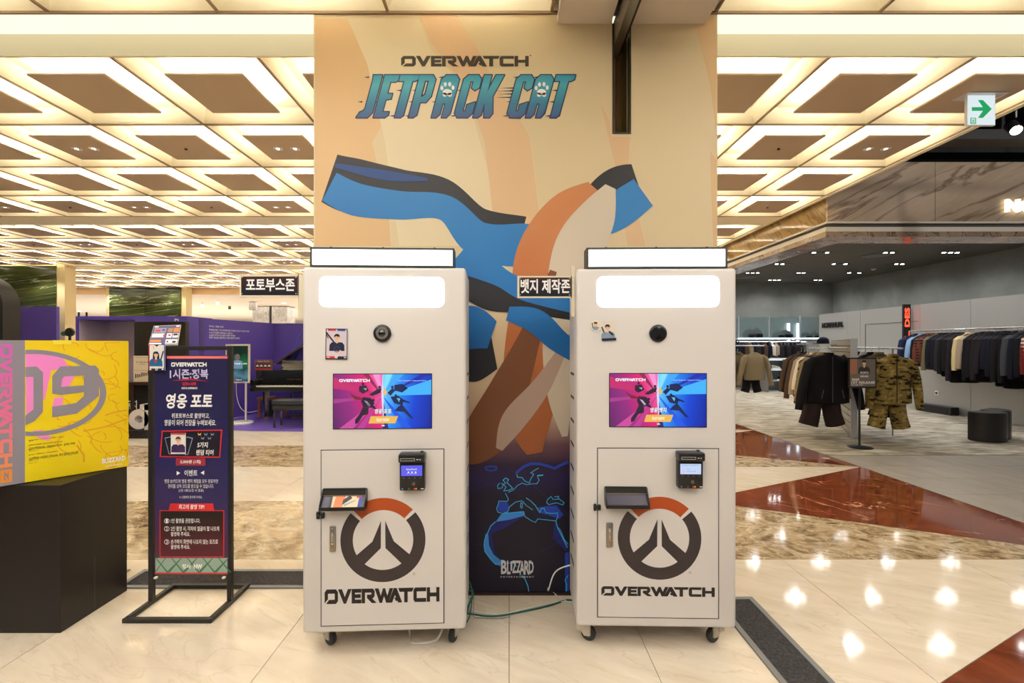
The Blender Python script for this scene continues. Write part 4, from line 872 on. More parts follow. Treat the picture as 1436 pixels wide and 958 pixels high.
m.rect(-w2+.003, w2-.003, -h2+.002, -h2+.013, -.0028, HR); m.ring(0, -h2+.009, .007, .004, -.0031, M_wprint, n=14); m.rect(-w2+.006, -w2+.016, -h2+.005, -h2+.011, -.0031, M_wprint); m.rect(w2-.016, w2-.006, -h2+.005, -h2+.011, -.0031, M_wprint)
m.build('printed_picture', t)

# ------------------------------------------------------------------ black plinth and yellow display box
t = thing('plinth', 'large matt black plinth standing on the left under the yellow box', 'plinth', (-2.9, 2.63, 0))
M_pl = mat('plinth_black', (17, 14, 13), .5)
MB().rbox(-.62, .622, -.208, .215, .0, .752, M_pl, .002, 1).build('plinth_body', t)
MB().box(.6215, .6226, -.01, -.006, .02, .3, mat('worn_edge', (70, 62, 58), .6)).build('edge_wear', t)
yw = math.atan2(.413, .32); loc = (-2.226, 2.79, 0)
YF = Face(loc, (0, 0, yw)); t = thing('display_box', 'yellow printed display box with a grey side band lying across the black plinth', 'display box', loc, yw)
zb_, zt_ = .757, 1.488; LW = -.98
MB().rbox(LW, 0, 0, .16, zb_, zt_, mat('box_yellow_plain', (228, 206, 0), .5), .003, 1).build('box_body', t)
M_yel = ramp_mat('box_yellow', [(0, (240, 238, 0)), (.5, (240, 236, 0)), (.66, (240, 222, 0)), (1, (238, 206, 0))], dirv=(1, 0, .3), lo=-1, hi=.6, rough=.45, noise=.8, noise_scale=6)
M_gry = mat('box_grey_print', (138, 134, 150), .45); M_pnk = ramp_mat('box_pink', [(0, (240, 150, 210)), (.5, (236, 190, 120)), (1, (244, 140, 220))], dirv=(1, 0, 1), lo=0, hi=1.2, rough=.45, noise=1, noise_scale=14)
m = MB(); yk = -.0006
m.rect(LW, 0, zb_, zt_, yk, M_yel); ug = YF.uv(35, 500)[0]; m.rect(LW, ug, zb_, zt_, yk-.0003, M_gry)
def yl(L_): return [YF.uv(x/2.2278, 470+y/2.2278) for x, y in L_]
for i, L_ in enumerate(([(80,58),(150,50),(190,60),(215,100),(160,110),(140,200),(82,225)], [(170,125),(205,125),(190,170),(163,180)], [(82,210),(120,190),(126,230),(82,268)], [(170,195),(200,195),(190,230),(163,225)], [(100,300),(130,296),(160,318),(150,330),(120,322)], [(195,130),(235,126),(215,160),(195,165)])): m.poly(yl(L_), yk-.0006-.0001*i, M_pnk)
yy = yk-.0014
vs = []; fs = []
for k in range(61):
    g = math.radians(-99+198*k/60)
    for r in (1, .915): vs.append((*[YF.uv(44+105*r*math.cos(g), 551-60.5*r*(1 if r == 1 else .985)*math.sin(g))][0],))
vs = [(max(v[0], ug+.001), yy, v[1]) for v in vs]
for k in range(60): fs.append((2*k, 2*k+1, 2*k+3, 2*k+2))
m.add(vs, fs, M_gry)
m.poly(yl([(188,98),(298,95),(309,108),(309,190),(240,245),(163,257),(163,224),(238,212),(262,190),(262,158),(262,126),(200,129),(192,138),(190,162),(262,157),(262,178),(190,187),(163,183),(163,128)]), yy-.0004, M_gry)
m.poly(yl([(79,100),(114,98),(134,116),(134,240),(108,268),(79,282),(79,252),(104,232),(104,130),(79,131)]), yy-.0004, M_gry)
Ml = mat('box_line_orange', (226, 160, 30), .5)
import random as _r
_r.seed(5)
for k in range(46):      # loose abstract line drawing
    x = _r.uniform(185, 392); z = _r.uniform(30, 400); a = _r.uniform(0, 6.28); rr = _r.uniform(12, 42); s_ = _r.uniform(.6, 2.4)
    L_ = [(min(402, max(180, x+rr*math.cos(a+s_*j/6)*(1+.15*j))), min(412, max(24, z+rr*math.sin(a+s_*j/6)))) for j in range(7)]
    m.line(yl(L_), .0035, yk-.0009, Ml)
for L_ in ([(262,300),(330,286),(395,262)], [(330,250),(360,240),(395,235)], [(240,345),(262,375),(262,395)], [(350,205),(362,212)]): m.line(yl(L_), .007, yk-.001, Ml)
p = yl([(18, 28)])[0]; q = yl([(18, 455)])[0]
u0, u1 = YF.uv(.5, 500)[0], YF.uv(17, 500)[0]
M_ow = ramp_mat('box_orange_pink', [(0, (232, 150, 60)), (.4, (226, 110, 150)), (1, (206, 96, 190))], lo=.8, hi=1.45, rough=.45)
za, zb2 = YF.uv(9, 483)[1], YF.uv(9, 655)[1]
wordmark(m, u0, u1, zb2, za, yk-.0008, M_ow, rot90=True)
m.rect(u0, u1, zb_+.016, zb2-.012, yk-.0008, mat('box_orange', (226, 140, 50), .45)); text(m, '2', u0+.012, u1-.012, zb_+.026, zb2-.022, yk-.0014, M_gry, bold=.05, rot90=True)
for k, (a, b_) in enumerate(((90,200),(90,104),(90,195),(90,235),(90,168),(90,122),(90,180),(90,245),(90,140),(90,122),(90,116))):
    z = 322+7.6*k; p = yl([(a, z+4-(a-90)*.1)])[0]; q = yl([(b_, z-2)])[0]; text(m, ('Real name  Overwatch agent  report', 'Age 30', 'Nationality Germany Europe', 'Occupation  adventurer  field unit', 'Base  headquarters', 'Affiliation', 'Role  support  operation', 'Weapon rocket hammer and shield barrier', 'Height unknown', 'Status  active', 'Rank  nine')[k], p[0], q[0], p[1], q[1], yk-.0010, M_blackp)
p = yl([(318, 402)])[0]; q = yl([(392, 376)])[0]; text(m, 'BLIZZARD', p[0], q[0], p[1], q[1], yk-.0014, M_wprint, bold=.04)
p = yl([(330, 408)])[0]; q = yl([(382, 404)])[0]; text(m, 'ENTERTAINMENT', p[0], q[0], p[1], q[1], yk-.0014, M_wprint, bold=.02)
m.build('printed_face', t)
p = YF.uv(75, 486); q = YF.uv(100, 479); MB().box(p[0], q[0], -.003, .03, zt_-.02, zt_+.0015, mat('yellow_tape', (244, 228, 60), .3)).build('tape', t)
# ------------------------------------------------------------------ clothes shop: shell
FY = 6.36; FX = 4.24
M_fas = stone('travertine_fascia', (168, 144, 116), (208, 184, 156), c2=(188, 166, 140), vein=(104, 74, 48), scale=1.5, stretch=(.3, 1, 2.2), rot=.5, rough=.42, vein_w=.028, vein_scale=1.3, vein_amt=.8, axis=1, distortion=.2)
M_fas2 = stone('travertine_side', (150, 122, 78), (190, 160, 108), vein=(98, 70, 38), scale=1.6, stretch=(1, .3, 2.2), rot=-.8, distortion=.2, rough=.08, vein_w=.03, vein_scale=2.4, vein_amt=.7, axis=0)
M_lip = stone('marble_lip', (140, 118, 100), (178, 156, 134), vein=(98, 72, 54), scale=3, rough=.12, vein_w=.02)
M_dkc = mat('shop_dark_ceiling', (92, 88, 82), .8); M_gw = stone('shop_grey_wall', (118, 120, 118), (132, 134, 132), scale=1.4, rough=.85, spec=.2)
core = MB(); core.box(FX+.015, 12, FY+.015, FY+.3, 2.97, 3.90, M_dkc); core.box(FX+.015, FX+.3, FY+.3, 16.8, 2.97, 3.90, M_dkc); fas = struct('wall_shop_fascia', core)
xs_ = [FX, 5.68, 7.5, 9.3, 11.1, 12]
for a, b_ in zip(xs_, xs_[1:]): MB().box(a+.003, b_-.003, FY, FY+.03, 3.115, 3.91, M_fas).build('stone_panel', fas)
ys_ = [FY, 8.15, 9.95, 11.75, 13.55, 15.3, 16.8]
for a, b_ in zip(ys_, ys_[1:]): MB().box(FX, FX+.03, a+.003+(.03 if a == FY else 0), b_-.003, 3.115, 3.91, M_fas2).build('stone_panel', fas)
M_whl = mat('white_metal_line', (232, 226, 214), .4)
tr_ = MB(); tr_.box(FX-.02, 12, FY-.02, FY+.02, 3.09, 3.113, M_whl); tr_.box(FX-.02, FX+.02, FY+.02, 16.8, 3.09, 3.113, M_whl); tr_.build('upper_trim', fas)
lp = MB(); lp.box(FX-.06, 12, FY-.06, FY+.35, 2.97, 3.03, M_whl); lp.box(FX-.06, FX+.35, FY+.35, 16.8, 2.97, 3.03, M_whl)
lp.box(FX-.058, 12, FY-.058, FY+.35, 2.90, 2.97, M_lip); lp.box(FX-.058, FX+.35, FY+.35, 16.8, 2.90, 2.97, M_lip); lp.build('lip_trim', fas)
s = MB(); s.box(FX+.3, 11.7, FY+.3, 17.1, 3.66, 3.72, M_dkc); sc_ = struct('ceiling_shop', s)
s = MB(); s.box(FX+.3, 11.7, 16.8, 17.0, 0, 3.66, M_gw); struct('wall_shop_back', s)
s = MB(); s.box(11.4, 11.6, FY+.3, 16.8, 0, 3.66, M_gw); struct('wall_shop_right', s)
# open dark service ceiling in front of the shop
M_void = mat('service_void_black', (20, 19, 20), .8)
s = MB(); s.box(4.17, 13, -1, 9, 4.9, 4.95, M_void); s.box(4.17, 13, 8.0, 8.05, 3.9, 4.95, M_void); s.box(4.12, 4.17, -1, 16.8, 3.70, 4.95, M_void); s.box(12.2, 12.25, 0, 8, 3.4, 4.95, M_void)
sv = struct('ceiling_service_void', s)
M_duct = mat('duct_dark_grey', (60, 58, 60), .5)
for (x0, x1, y0, y1, z0, z1) in ((4.3, 12, 5.9, 6.15, 4.02, 4.14), (4.3, 12, 7.0, 7.3, 4.3, 4.5), (5.9, 6.0, 3, 8, 4.25, 4.33), (8.2, 8.5, 3, 8, 4.4, 4.6), (4.3, 12, 6.5, 6.56, 3.95, 4.0)): MB().box(x0, x1, y0, y1, z0, z1, M_duct).build('duct', sv)
for x in (4.9, 5.6, 6.3, 7.2): MB().box(x, x+.04, 6.1, 6.14, 4.1, 4.9, M_duct).build('hanger_rod', sv)
tk = thing('track_spotlight', 'black track spotlight glowing in the dark void above the stone fascia', 'spotlight', (5.16, 4.86, 3.66))
MB().box(-1.2, .9, -.02, .02, .30, .33, M_black).build('track', tk)
m = MB(); m.tube([(0, 0, .3), (0, 0, .12)], .012, M_black); m.X = Matrix.Rotation(-.8, 4, 'X') @ Matrix.Rotation(.35, 4, 'Y'); m.lathe([(.045, .16), (.055, .14), (.055, -.02), (.048, -.02), (.044, -.005)], (0, 0, 0), M_black, 20); m.build('lamp_head', tk, True)
m = MB(); m.X = Matrix.Rotation(-.8, 4, 'X') @ Matrix.Rotation(.35, 4, 'Y'); m.lathe([(.0001, -.012), (.044, -.012), (.044, -.006)], (0, 0, 0), glow('spot_lamp', (255, 246, 226), 30), 20); m.build('lamp', tk)
for x_ in (5.12, 7.0, 9.0): spot('fascia_fill_spot', (x_, 4.0, 4.2), 42, ang=120, rot=(math.radians(82), 0, 0), blend=1)  # spots without fixtures, added to brighten the stone fascia
# shop-front letters: halo-lit
t = thing('shop_sign', 'glowing white letters mounted on the stone fascia at the right edge', 'sign', (0, FY-.05, 3.19))
lx, _, lz1 = P(1412, 279, FY-.05); lx2, _, lz0 = P(1449, 297, FY-.05); t.location = (lx, FY-.05, lz0); Hs = lz1-lz0
xx = 0
for ch, w_ in (('N', .20), ('O', .22), ('M', .24), ('A', .22), ('N', .20), ('U', .20), ('A', .22), ('L', .17)):
    m = MB(); vs, fs = text_geo(ch, .045); ax0, ax1 = min(v[0] for v in vs), max(v[0] for v in vs); bz0, bz1 = min(v[1] for v in vs), max(v[1] for v in vs)
    n = len(vs); q = [((a-ax0)/(ax1-ax0)*w_*.92+xx, (b_-bz0)/(bz1-bz0)*Hs) for a, b_ in vs]
    m.add([(a, 0, b_) for a, b_ in q], fs, glow('letter_face', (255, 250, 226), 2.4)); m.add([(a, .03, b_) for a, b_ in q], fs, glow('letter_back', (255, 240, 200), 3))
    m.build('letter', t); xx += w_
# ------------------------------------------------------------------ shop downlights
M_sl = glow('shop_lamp', (255, 252, 244), 60)
def cluster_mesh():
    m = MB(); m.box(-.24, .24, -.07, .07, -.004, .001, mat('cluster_frame', (40, 40, 40), .5))
    for x in (-.155, 0, .155): m.lathe([(.056, -.005), (.056, -.001), (.0001, -.001)], (x, 0, 0), M_black, 14)
    return m
for j in range(-1, 6):
    for i in range(-1, 4):
        x, y = 5.80+1.53*i, 8.10+1.565*j
        if x < FX+.5 or y < FY+.4 or y > 16.3 or x > 11: continue
        ro = ['nearest', 'second', 'third', 'fourth', 'fifth', 'sixth', 'seventh'][j]
        co = ['leftmost', 'second from left', 'third from left', 'rightmost'][i]
        t = thing('shop_downlight', 'triple recessed spotlight in the shop ceiling, %s row from the front, %s' % (ro, co), 'ceiling light', (x, y, 3.655), group='triple spotlights in the shop ceiling')
        cluster_mesh().build('frame', t)
        spot('shop_lamp_beam', (x, y, 3.63), 80 if j < 3 else 85, (1, .98, .95), 150, .05, blend=.8)
        kk = (i*3+j*5) % 4
        for q, xx in enumerate((-.155, 0, .155)):
            on = not (kk == q)
            m = MB(); m.lathe([(.0001, -.008), (.034 if on else .03, -.007), (.04, -.005)], (xx, 0, 0), M_sl if on else mat('lamp_off_glass', (150, 148, 140), .2), 12); m.build('lamp', t)
for x, y, lb_ in ((6.7, 14.2, 'left of the three, over the left aisle'), (8.9, 11.6, 'nearest of the three, over the long rail'), (7.6, 15.3, 'farthest of the three, by the back wall')):
    t = thing('air_diffuser', 'round air diffuser in the shop ceiling, '+lb_, 'vent', (x, y, 3.655), group='round air diffusers in the shop ceiling')
    MB().lathe([(.30, -.004), (.29, -.012), (.24, -.004), (.22, -.012), (.15, -.004), (.0001, -.010)], (0, 0, 0), mat('diffuser_grey', (96, 94, 90), .5), 28).build('rings', t, True)
t = thing('smoke_detector', 'small white smoke detector near the right wall of the shop ceiling', 'detector', (*(P(1225, 377, 2.2*F/(485-377))[:2]), 3.66)); MB().lathe([(.06, 0), (.055, -.03), (.03, -.045), (.0001, -.045)], (0, 0, 0), M_white, 16).build('detector_body', t, True)

# ------------------------------------------------------------------ panel wall on the right
PX_ = 9.42; M_sp = mat('satin_grey_panel', (158, 158, 156), .45, .25)
s = MB(); s.box(PX_+.02, PX_+.12, 6.9, 14.5, 0, 2.40, mat('panel_core', (70, 70, 70), .7)); pw = struct('wall_display_panels', s)
ys_ = [14.5, 13.3, 12.8, 10.94, 9.74, 8.54, 7.34, 6.9]
for a, b_ in zip(ys_, ys_[1:]): MB().box(PX_, PX_+.02, b_+.004, a-.004, 0, 2.41, M_sp).build('wall_panel', pw)
m = MB(); m.box(PX_-.006, PX_, 10.98, 12.6, 2.02, 2.03, mat('recess_line', (70, 70, 70), .6)); m.box(PX_-.006, PX_, 12.6, 12.62, .1, 2.03, mat('recess_line', (70, 70, 70), .6)); m.build('flush_door_joint', pw)
t = thing('wall_lettering', 'small black letters on the grey panel wall at its far end', 'lettering', (PX_-.01, 14.3, 2.0))
m = MB(); vs, fs = text_geo('NOMANUAL', .05); ax1 = max(v[0] for v in vs); bz1 = max(v[1] for v in vs); y0_, y1_ = 14.35, 13.42
m.add([(0, y0_-14.3-(a/ax1)*(y0_-y1_), b_/bz1*.15) for a, b_ in vs], fs, M_black); m.add([(-.012, y0_-14.3-(a/ax1)*(y0_-y1_), b_/bz1*.15) for a, b_ in vs], [f_[::-1] for f_ in fs], M_black); m.build('letters', t)
x_, y_, z_ = 9.36, 11.25, 0
t = thing('led_sign', 'vertical black sign with glowing red letters above the far end of the long clothes rail', 'sign', (9.215, 11.15, 1.62)); W_ = .17; Hh = 2.40-1.62+.03
MB().box(0, W_, 0, .04, 0, Hh, M_black).build('housing', t); m = MB(); text(m, 'L. DES', .03, W_-.025, .02, Hh-.08, -.003, glow('led_red', (255, 70, 44), 3), bold=.03, rot90=True); m.build('letters', t)
# ------------------------------------------------------------------ garments
def fabric(name, c, plaid=None, camo=None):
    m = mat(name, c, .9, spec=.15); nt, N, L, b = nodes(m)
    if plaid or camo:
        tc = N.new('ShaderNodeTexCoord')
        if plaid:
            w1 = N.new('ShaderNodeTexWave'); w1.inputs['Scale'].default_value = 5; w1.bands_direction = 'X'; w2 = N.new('ShaderNodeTexWave'); w2.inputs['Scale'].default_value = 5; w2.bands_direction = 'Z'
            for q in (w1, w2): L.new(tc.outputs['Object'], q.inputs['Vector'])
            a = N.new('ShaderNodeMath'); a.operation = 'MULTIPLY'; L.new(w1.outputs['Fac'], a.inputs[0]); L.new(w2.outputs['Fac'], a.inputs[1]); fac = a.outputs[0]; c2 = plaid
            cr = N.new('ShaderNodeValToRGB'); e = cr.color_ramp.elements; e[0].position = .12; e[0].color = (*lin(c), 1); e[1].position = .45; e[1].color = (*lin(c2), 1)
        else:
            n = N.new('ShaderNodeTexNoise'); n.inputs['Scale'].default_value = 9; n.inputs['Detail'].default_value = 3; mp = N.new('ShaderNodeMapping'); mp.inputs['Scale'].default_value = (1, 1, 2.6)
            L.new(tc.outputs['Object'], mp.inputs[0]); L.new(mp.outputs[0], n.inputs['Vector']); fac = n.outputs['Fac']
            cr = N.new('ShaderNodeValToRGB'); e = cr.color_ramp.elements; e[0].position = .36; e[0].color = (*lin((50, 42, 28)), 1); e[1].position = .42; e[1].color = (*lin(c), 1); q = e.new(.60); q.color = (*lin(camo), 1)
            cr.color_ramp.interpolation = 'CONSTANT'
        L.new(fac, cr.inputs[0]); L.new(cr.outputs[0], b.inputs['Base Color'])
    return m
COLS = {'brownblack': (44, 34, 34), 'black': (22, 21, 23), 'charcoal': (40, 38, 41), 'navy': (20, 22, 33), 'deepblue': (26, 34, 70), 'lightblue': (120, 150, 186), 'olive': (100, 94, 72), 'cream': (190, 174, 128), 'taupe': (150, 134, 116), 'plum': (34, 28, 33), 'brown': (74, 56, 46), 'khaki': (126, 112, 88), 'grey': (60, 62, 66), 'white': (200, 196, 188)}
FB = {k: fabric('fabric_'+k, c) for k, c in COLS.items()}
FB['camo'] = fabric('fabric_camo', (136, 116, 66), camo=(168, 148, 92)); FB['redplaid'] = fabric('fabric_redplaid', (104, 34, 34), plaid=(206, 188, 172)); FB['brownplaid'] = fabric('fabric_brownplaid', (96, 52, 38), plaid=(40, 30, 30))
def body_geo(m, mm, w_, L_, seg=14, thick=.07, hem=1.0, seed=0):
    """torso of a hanging top, origin at hook, shoulders at z=-.1"""
    rnd = random.Random(seed); prof = [(.055, .035, -.075), (.09, .045, -.095), (w_*.62, thick*.55, -.125), (w_*.93, thick*.9, -.165), (w_, thick, -.24), (w_*.98, thick*1.05, -.45*L_-.1), (w_*1.0*hem, thick*1.0, -.8*L_-.1), (w_*1.02*hem, thick*.95, -L_-.1), (w_*.96*hem, thick*.6, -L_-.11)]
    vs = []
    for i, (a, b_, z) in enumerate(prof):
        for k in range(seg):
            g = 2*math.pi*k/seg; rr = 1+(.07*math.sin(3*g+seed+i*.5)+rnd.uniform(-.02, .02) if i > 3 else 0)
            vs.append((a*math.copysign(abs(math.cos(g))**.8, math.cos(g)), b_*math.sin(g)*rr*(1.25 if i > 3 and k % 3 == 0 else 1), z+(.008*math.sin(2*g+seed) if i > 5 else 0)))
    n = len(prof); fs = [[i*seg+k, (i+1)*seg+k, (i+1)*seg+(k+1) % seg, i*seg+(k+1) % seg] for i in range(n-1) for k in range(seg)]+[list(range(seg)), list(range((n-1)*seg, n*seg))[::-1]]
    m.add(vs, fs, mm)
def top(name, label, loc, rz, fab, w_=.25, L_=.62, sl=.56, group=None, cat='jacket', collar=True, zipc=None, short=False, detail=True, splay=.10, hook=True):
    t = thing(name, label, cat, loc, rz, group); sd = hash((round(loc[0], 2), round(loc[1], 2))) % 17
    mm = FB[fab]; m = MB(); body_geo(m, mm, w_, L_, 18 if detail else 12, .075 if detail else .036, seed=sd)
    if collar: m.lathe([(.070, -.095), (.062, -.060), (.055, -.062), (.052, -.095)], (0, 0, 0), mm, 12)
    m.build('body', t, True)
    for s in (-1, 1):
        m = MB(); pts = [(s*w_*.72, 0, -.16), (s*w_*1.0, -.01, -.22), (s*(w_*1.12+splay*.3), -.02, -.22-sl*.35), (s*(w_*1.14+splay*.7), -.025, -.22-sl*.7), (s*(w_*1.13+splay), -.03, -.22-sl)]
        m.tube(pts, [(.055, .05), (.082, .06), (.078, .058), (.068, .054), (.054, .045)] if detail else [(.05, .03), (.075, .04), (.07, .038), (.062, .035), (.05, .03)], mm, 12 if detail else 8); m.build('sleeve', t, True)
    h = MB(); h.tube([(0, 0, 0), (.012, 0, .014), (0, 0, .026), (-.013, 0, .014)] if False else [(-.012, 0, -.002), (-.01, 0, .012), (0, 0, .018), (.011, 0, .010), (.010, 0, -.006), (0, 0, -.02), (0, 0, -.07)], .0028, M_chrome if not detail else M_black, 5)
    h.tube([(-w_*.8, 0, -.135), (0, 0, -.072), (w_*.8, 0, -.135)], .007, M_black, 6); h.build('hanger', t, True)
    if zipc:
        m = MB(); m.box(-.005, .005, -.086, -.078, -L_-.09, -.12, zipc); 
        m.build('zip', t)
        for s in (-1, 1): MB().line([(s*w_*.45, -L_*.72-.1), (s*w_*.55, -L_*.9-.1)], .006, -.089, M_black if fab != 'black' else mat('zip_grey', (110, 110, 110), .4)).build('pocket', t)
    return t
def trousers(label, loc, rz, fab, L_=.5, w_=.19, group=None, drop=.6):
    t = thing('trousers', label, 'trousers', loc, rz, group); mm = FB[fab]; m = MB()
    z0 = -drop
    m.tube([(0, 0, z0), (0, 0, z0-.1), (0, 0, z0-.22)], [(w_*.92, .05), (w_, .06), (w_*1.02, .055)], mm, 14) if False else m.rbox(-w_, w_, -.045, .045, z0-.22, z0, mm, .03, 2)
    m.build('waist', t, True)
    for s in (-1, 1):
        m = MB(); m.tube([(s*w_*.5, 0, z0-.15), (s*w_*.62, -.005, z0-.22-(L_-.22)*.5), (s*w_*.78, -.01, z0-L_)], [w_*.46, w_*.45, w_*.48], mm, 12); m.build('leg', t, True)
    h = MB(); h.tube([(-.01, 0, 0), (0, 0, .018), (.01, 0, .0), (0, 0, -.03), (0, 0, z0+.03)], .003, M_black, 5); h.tube([(-w_*.9, 0, z0+.02), (w_*.9, 0, z0+.02)], .006, M_black, 6); h.build('hanger', t)
    return t
def rail(name, label, pts, ends, r=.014, mm=None):
    t = thing(name, label, 'clothes rail', pts[0]); o = Vector(pts[0])
    MB().tube([Vector(p)-o for p in pts], r, mm or M_steel, 10).build('bar', t, True)
    for e in ends: MB().tube([Vector(q)-o for q in e], r, mm or M_steel, 8).build('bracket', t, True)
# long rail on the right
RX, RZ = 9.02, 1.79
rail('clothes_rail', 'long steel rail along the grey panel wall on the right', [(RX, 7.4, RZ), (RX, 10.75, RZ)], [[(RX, y, RZ), (9.41, y, RZ)] for y in (7.5, 9.1, 10.7)])
seq = ['deepblue', 'navy', 'lightblue', 'black', 'brownplaid', 'brownplaid', 'olive', 'navy', 'navy', 'charcoal', 'black', 'black', 'plum', 'cream', 'taupe', 'black', 'black', 'plum', 'plum', 'navy', 'navy', 'black', 'black', 'grey', 'navy', 'black', 'redplaid', 'black']
lens = [.5, .55, .52, .6, .66, .6, .72, .66, .72, .8, .84, .82, .95, .68, .66, .92, .9, .9, .78, .72, .8, .95, .98, .76, .8, .8, .7, .9]
posn = ['far left end', 'second from the far end']
nm = {'deepblue': 'bright blue', 'navy': 'dark navy', 'lightblue': 'pale denim', 'black': 'black', 'brownplaid': 'brown plaid', 'olive': 'olive', 'charcoal': 'charcoal', 'plum': 'dark plum', 'cream': 'cream yellow', 'taupe': 'pale taupe', 'grey': 'slate grey', 'redplaid': 'red plaid'}
from collections import Counter
cnt = Counter(seq)
for i, f_ in enumerate(seq):
    y = 10.62-.098*i
    if cnt[f_] == 1: lab = nm[f_]+' top hanging on the long rail by the grey wall'
    else:
        a, b_ = (seq[i-1] if i else None), (seq[i+1] if i+1 < len(seq) else None)
        lab = nm[f_]+' top on the wall rail, '+('between the %s and the %s one' % (nm[a], nm[b_]) if a and b_ else 'at its near end')
    SEEN = globals().setdefault('SEEN', set())
    if lab in SEEN: lab += ', nearer one'
    SEEN.add(lab)
    big = f_ in ('black', 'navy', 'plum', 'charcoal')
    t = top('hanging_top', lab, (RX, y, RZ+.0), random.uniform(-.22, -.05), f_, w_=random.uniform(.225, .26), L_=lens[i], sl=lens[i]*random.uniform(.75, .88), cat='top', detail=False, group='tops on the long wall rail', splay=random.uniform(.01, .05), collar=i % 3 != 0)
# black box and socket, stools
t = thing('floor_speaker', 'low black box standing on the carpet against the grey panel wall', 'speaker', (9.28, 10.35, .004)); MB().rbox(-.09, .09, -.42, .42, .0, .17, M_black, .006, 1).build('cabinet', t); MB().box(-.0925, -.0905, -.38, .38, .02, .15, mat('grille', (34, 34, 36), .9)).build('grille', t)
t = thing('wall_socket', 'white socket on the grey panel wall above the low black box', 'socket', (PX_-.003, 10.5, .42)); MB().rbox(-.008, .0, -.05, .05, -.045, .045, M_white, .003, 1).build('cover_plate', t); MB().rbox(-.03, -.008, -.018, .018, -.02, .02, M_black, .004, 1).build('plug', t)
def stool(label, loc, a):
    t = thing('stool', label, 'stool', loc, a); pts = []
    w_, d = .26, .2
    for k in range(25): g = math.pi*k/24; pts.append((w_*math.cos(g), -.0-d*math.sin(g)*1.0))
    pts = pts[::-1]; pts += [(w_-.0, .06), (w_-.05, .10), (-w_+.05, .10), (-w_, .06)]
    m = MB(); m.slab(pts, .012, .43, mat('stool_black', (30, 28, 28), .35)); m.slab([(p[0]*.97, p[1]*.97) for p in pts], .43, .442, mat('stool_top', (46, 44, 44), .3)); m.build('seat', t, True); MB().slab([(p[0]*.94, p[1]*.94) for p in pts], 0, .012, M_black).build('plinth', t)
x, y = GX(1399, 621); stool('black half-round stool on the shop carpet, nearer of two', (x, y+.16, .004), .1)
stool('black half-round stool on the shop carpet, half hidden behind the other', (x+.36, y+.42, .004), .5)

# ------------------------------------------------------------------ slatwall fixture with two rails
yaw = -math.radians(28); fx = thing('slat_display_wall', 'free standing slatted display wall with a pale end panel in the shop', 'display wall', (5.46, 7.55, .004), yaw)
M_al = mat('pale_aluminium', (190, 192, 198), .35, .5); M_slt = mat('slat_beige_grey', (150, 142, 124), .4)
MB().box(-.045, .045, 0, .05, 0, 1.575, M_al).build('end_panel', fx)
for z in (.1, .78, 1.45): MB().lathe([(.008, 0), (.008, -.003), (.0001, -.004)], (0, 0, z), M_steel, 8, 'y').build('bolt', fx)
MB().box(-.028, .028, .05, 2.6, 0, 1.56, mat('slat_core', (80, 76, 68), .6)).build('core', fx)
for k in range(15): MB().box(-.042, .042, .052, 2.6, .02+.103*k, .107+.103*k, M_slt).build('slat', fx)
MB().box(-.045, .045, 2.6, 2.65, 0, 1.575, M_al).build('end_panel', fx)
R2 = Matrix.Translation(Vector((5.46, 7.55, 0))) @ Matrix.Rotation(yaw, 4, 'Z')
def W3(x, y, z): return tuple(R2 @ Vector((x, y, z)))
rz_ = 1.42
rail('clothes_rail', 'left hand rail arm of the slatted display wall', [W3(-.45, -.5, rz_), W3(-.45, 1.9, rz_)], [[W3(-.45, 0.35, rz_), W3(-.03, 0.35, rz_)], [W3(-.45, 1.6, rz_), W3(-.03, 1.6, rz_)]], mm=M_al)
rail('clothes_rail', 'right hand rail arm of the slatted display wall behind the camouflage jacket', [W3(.58, -.1, rz_), W3(.58, 2.2, rz_)], [[W3(.58, .9, rz_), W3(.03, .9, rz_)], [W3(.58, 2.0, rz_), W3(.03, 2.0, rz_)], [W3(.58, .5, rz_), W3(.58, .5, .004)]], mm=M_al)
def PYX(px, Y): return (px-CX)*Y/F
Y1 = 7.05; X1 = PYX(1162, Y1)
top('jacket', 'large black zip jacket facing out at the front of the slatted display', (X1, Y1, rz_), .05, 'black', w_=.31, L_=.70, sl=.68, zipc=mat('zip_dark', (60, 60, 62), .4), splay=.13)
t = bpy.data.objects[-1] if False else None
trousers('dark brown trousers hanging under the big black jacket', (X1-.05, Y1+.09, rz_), .05, 'brownblack', L_=.52, w_=.27, drop=.62)
for i, (f_, dx, dy, L_) in enumerate((('khaki', -.06, .24, .62), ('olive', -.08, .36, .58), ('camo', -.10, .48, .74), ('white', -.13, .60, .5), ('taupe', -.16, .74, .6), ('brown', -.20, .90, .7), ('black', -.12, 1.05, .6), ('brown', -.2, 1.2, .6))):
    a = ['khaki shirt directly behind the big black jacket', 'olive shirt behind the khaki shirt on the left display rail', 'camouflage shirt behind the big black jacket', 'white-edged top behind the big black jacket', 'taupe top behind the white-edged top', 'brown jacket in the middle of the left display rail', 'black top near the back of the left display rail', 'brown top at the back end of the left display rail'][i]
    top('hanging_top', a, (PYX(1160-30*dy, Y1+dy), Y1+dy, rz_), random.uniform(0, .15), f_, w_=.25, L_=L_, sl=L_*.88, cat='top', detail=False, group='tops on the left display rail')
Y2 = 7.15; X2 = PYX(1252, Y2)
top('jacket', 'camouflage zip jacket facing out beside the poster stand in the shop', (X2, Y2, rz_-.02), -.03, 'camo', w_=.275, L_=.70, sl=.66, zipc=mat('zip_brown', (60, 48, 30), .5), splay=.06)
trousers('camouflage trousers hanging under the camouflage jacket', (X2, Y2+.09, rz_-.02), -.03, 'camo', L_=.56, w_=.24, drop=.62)
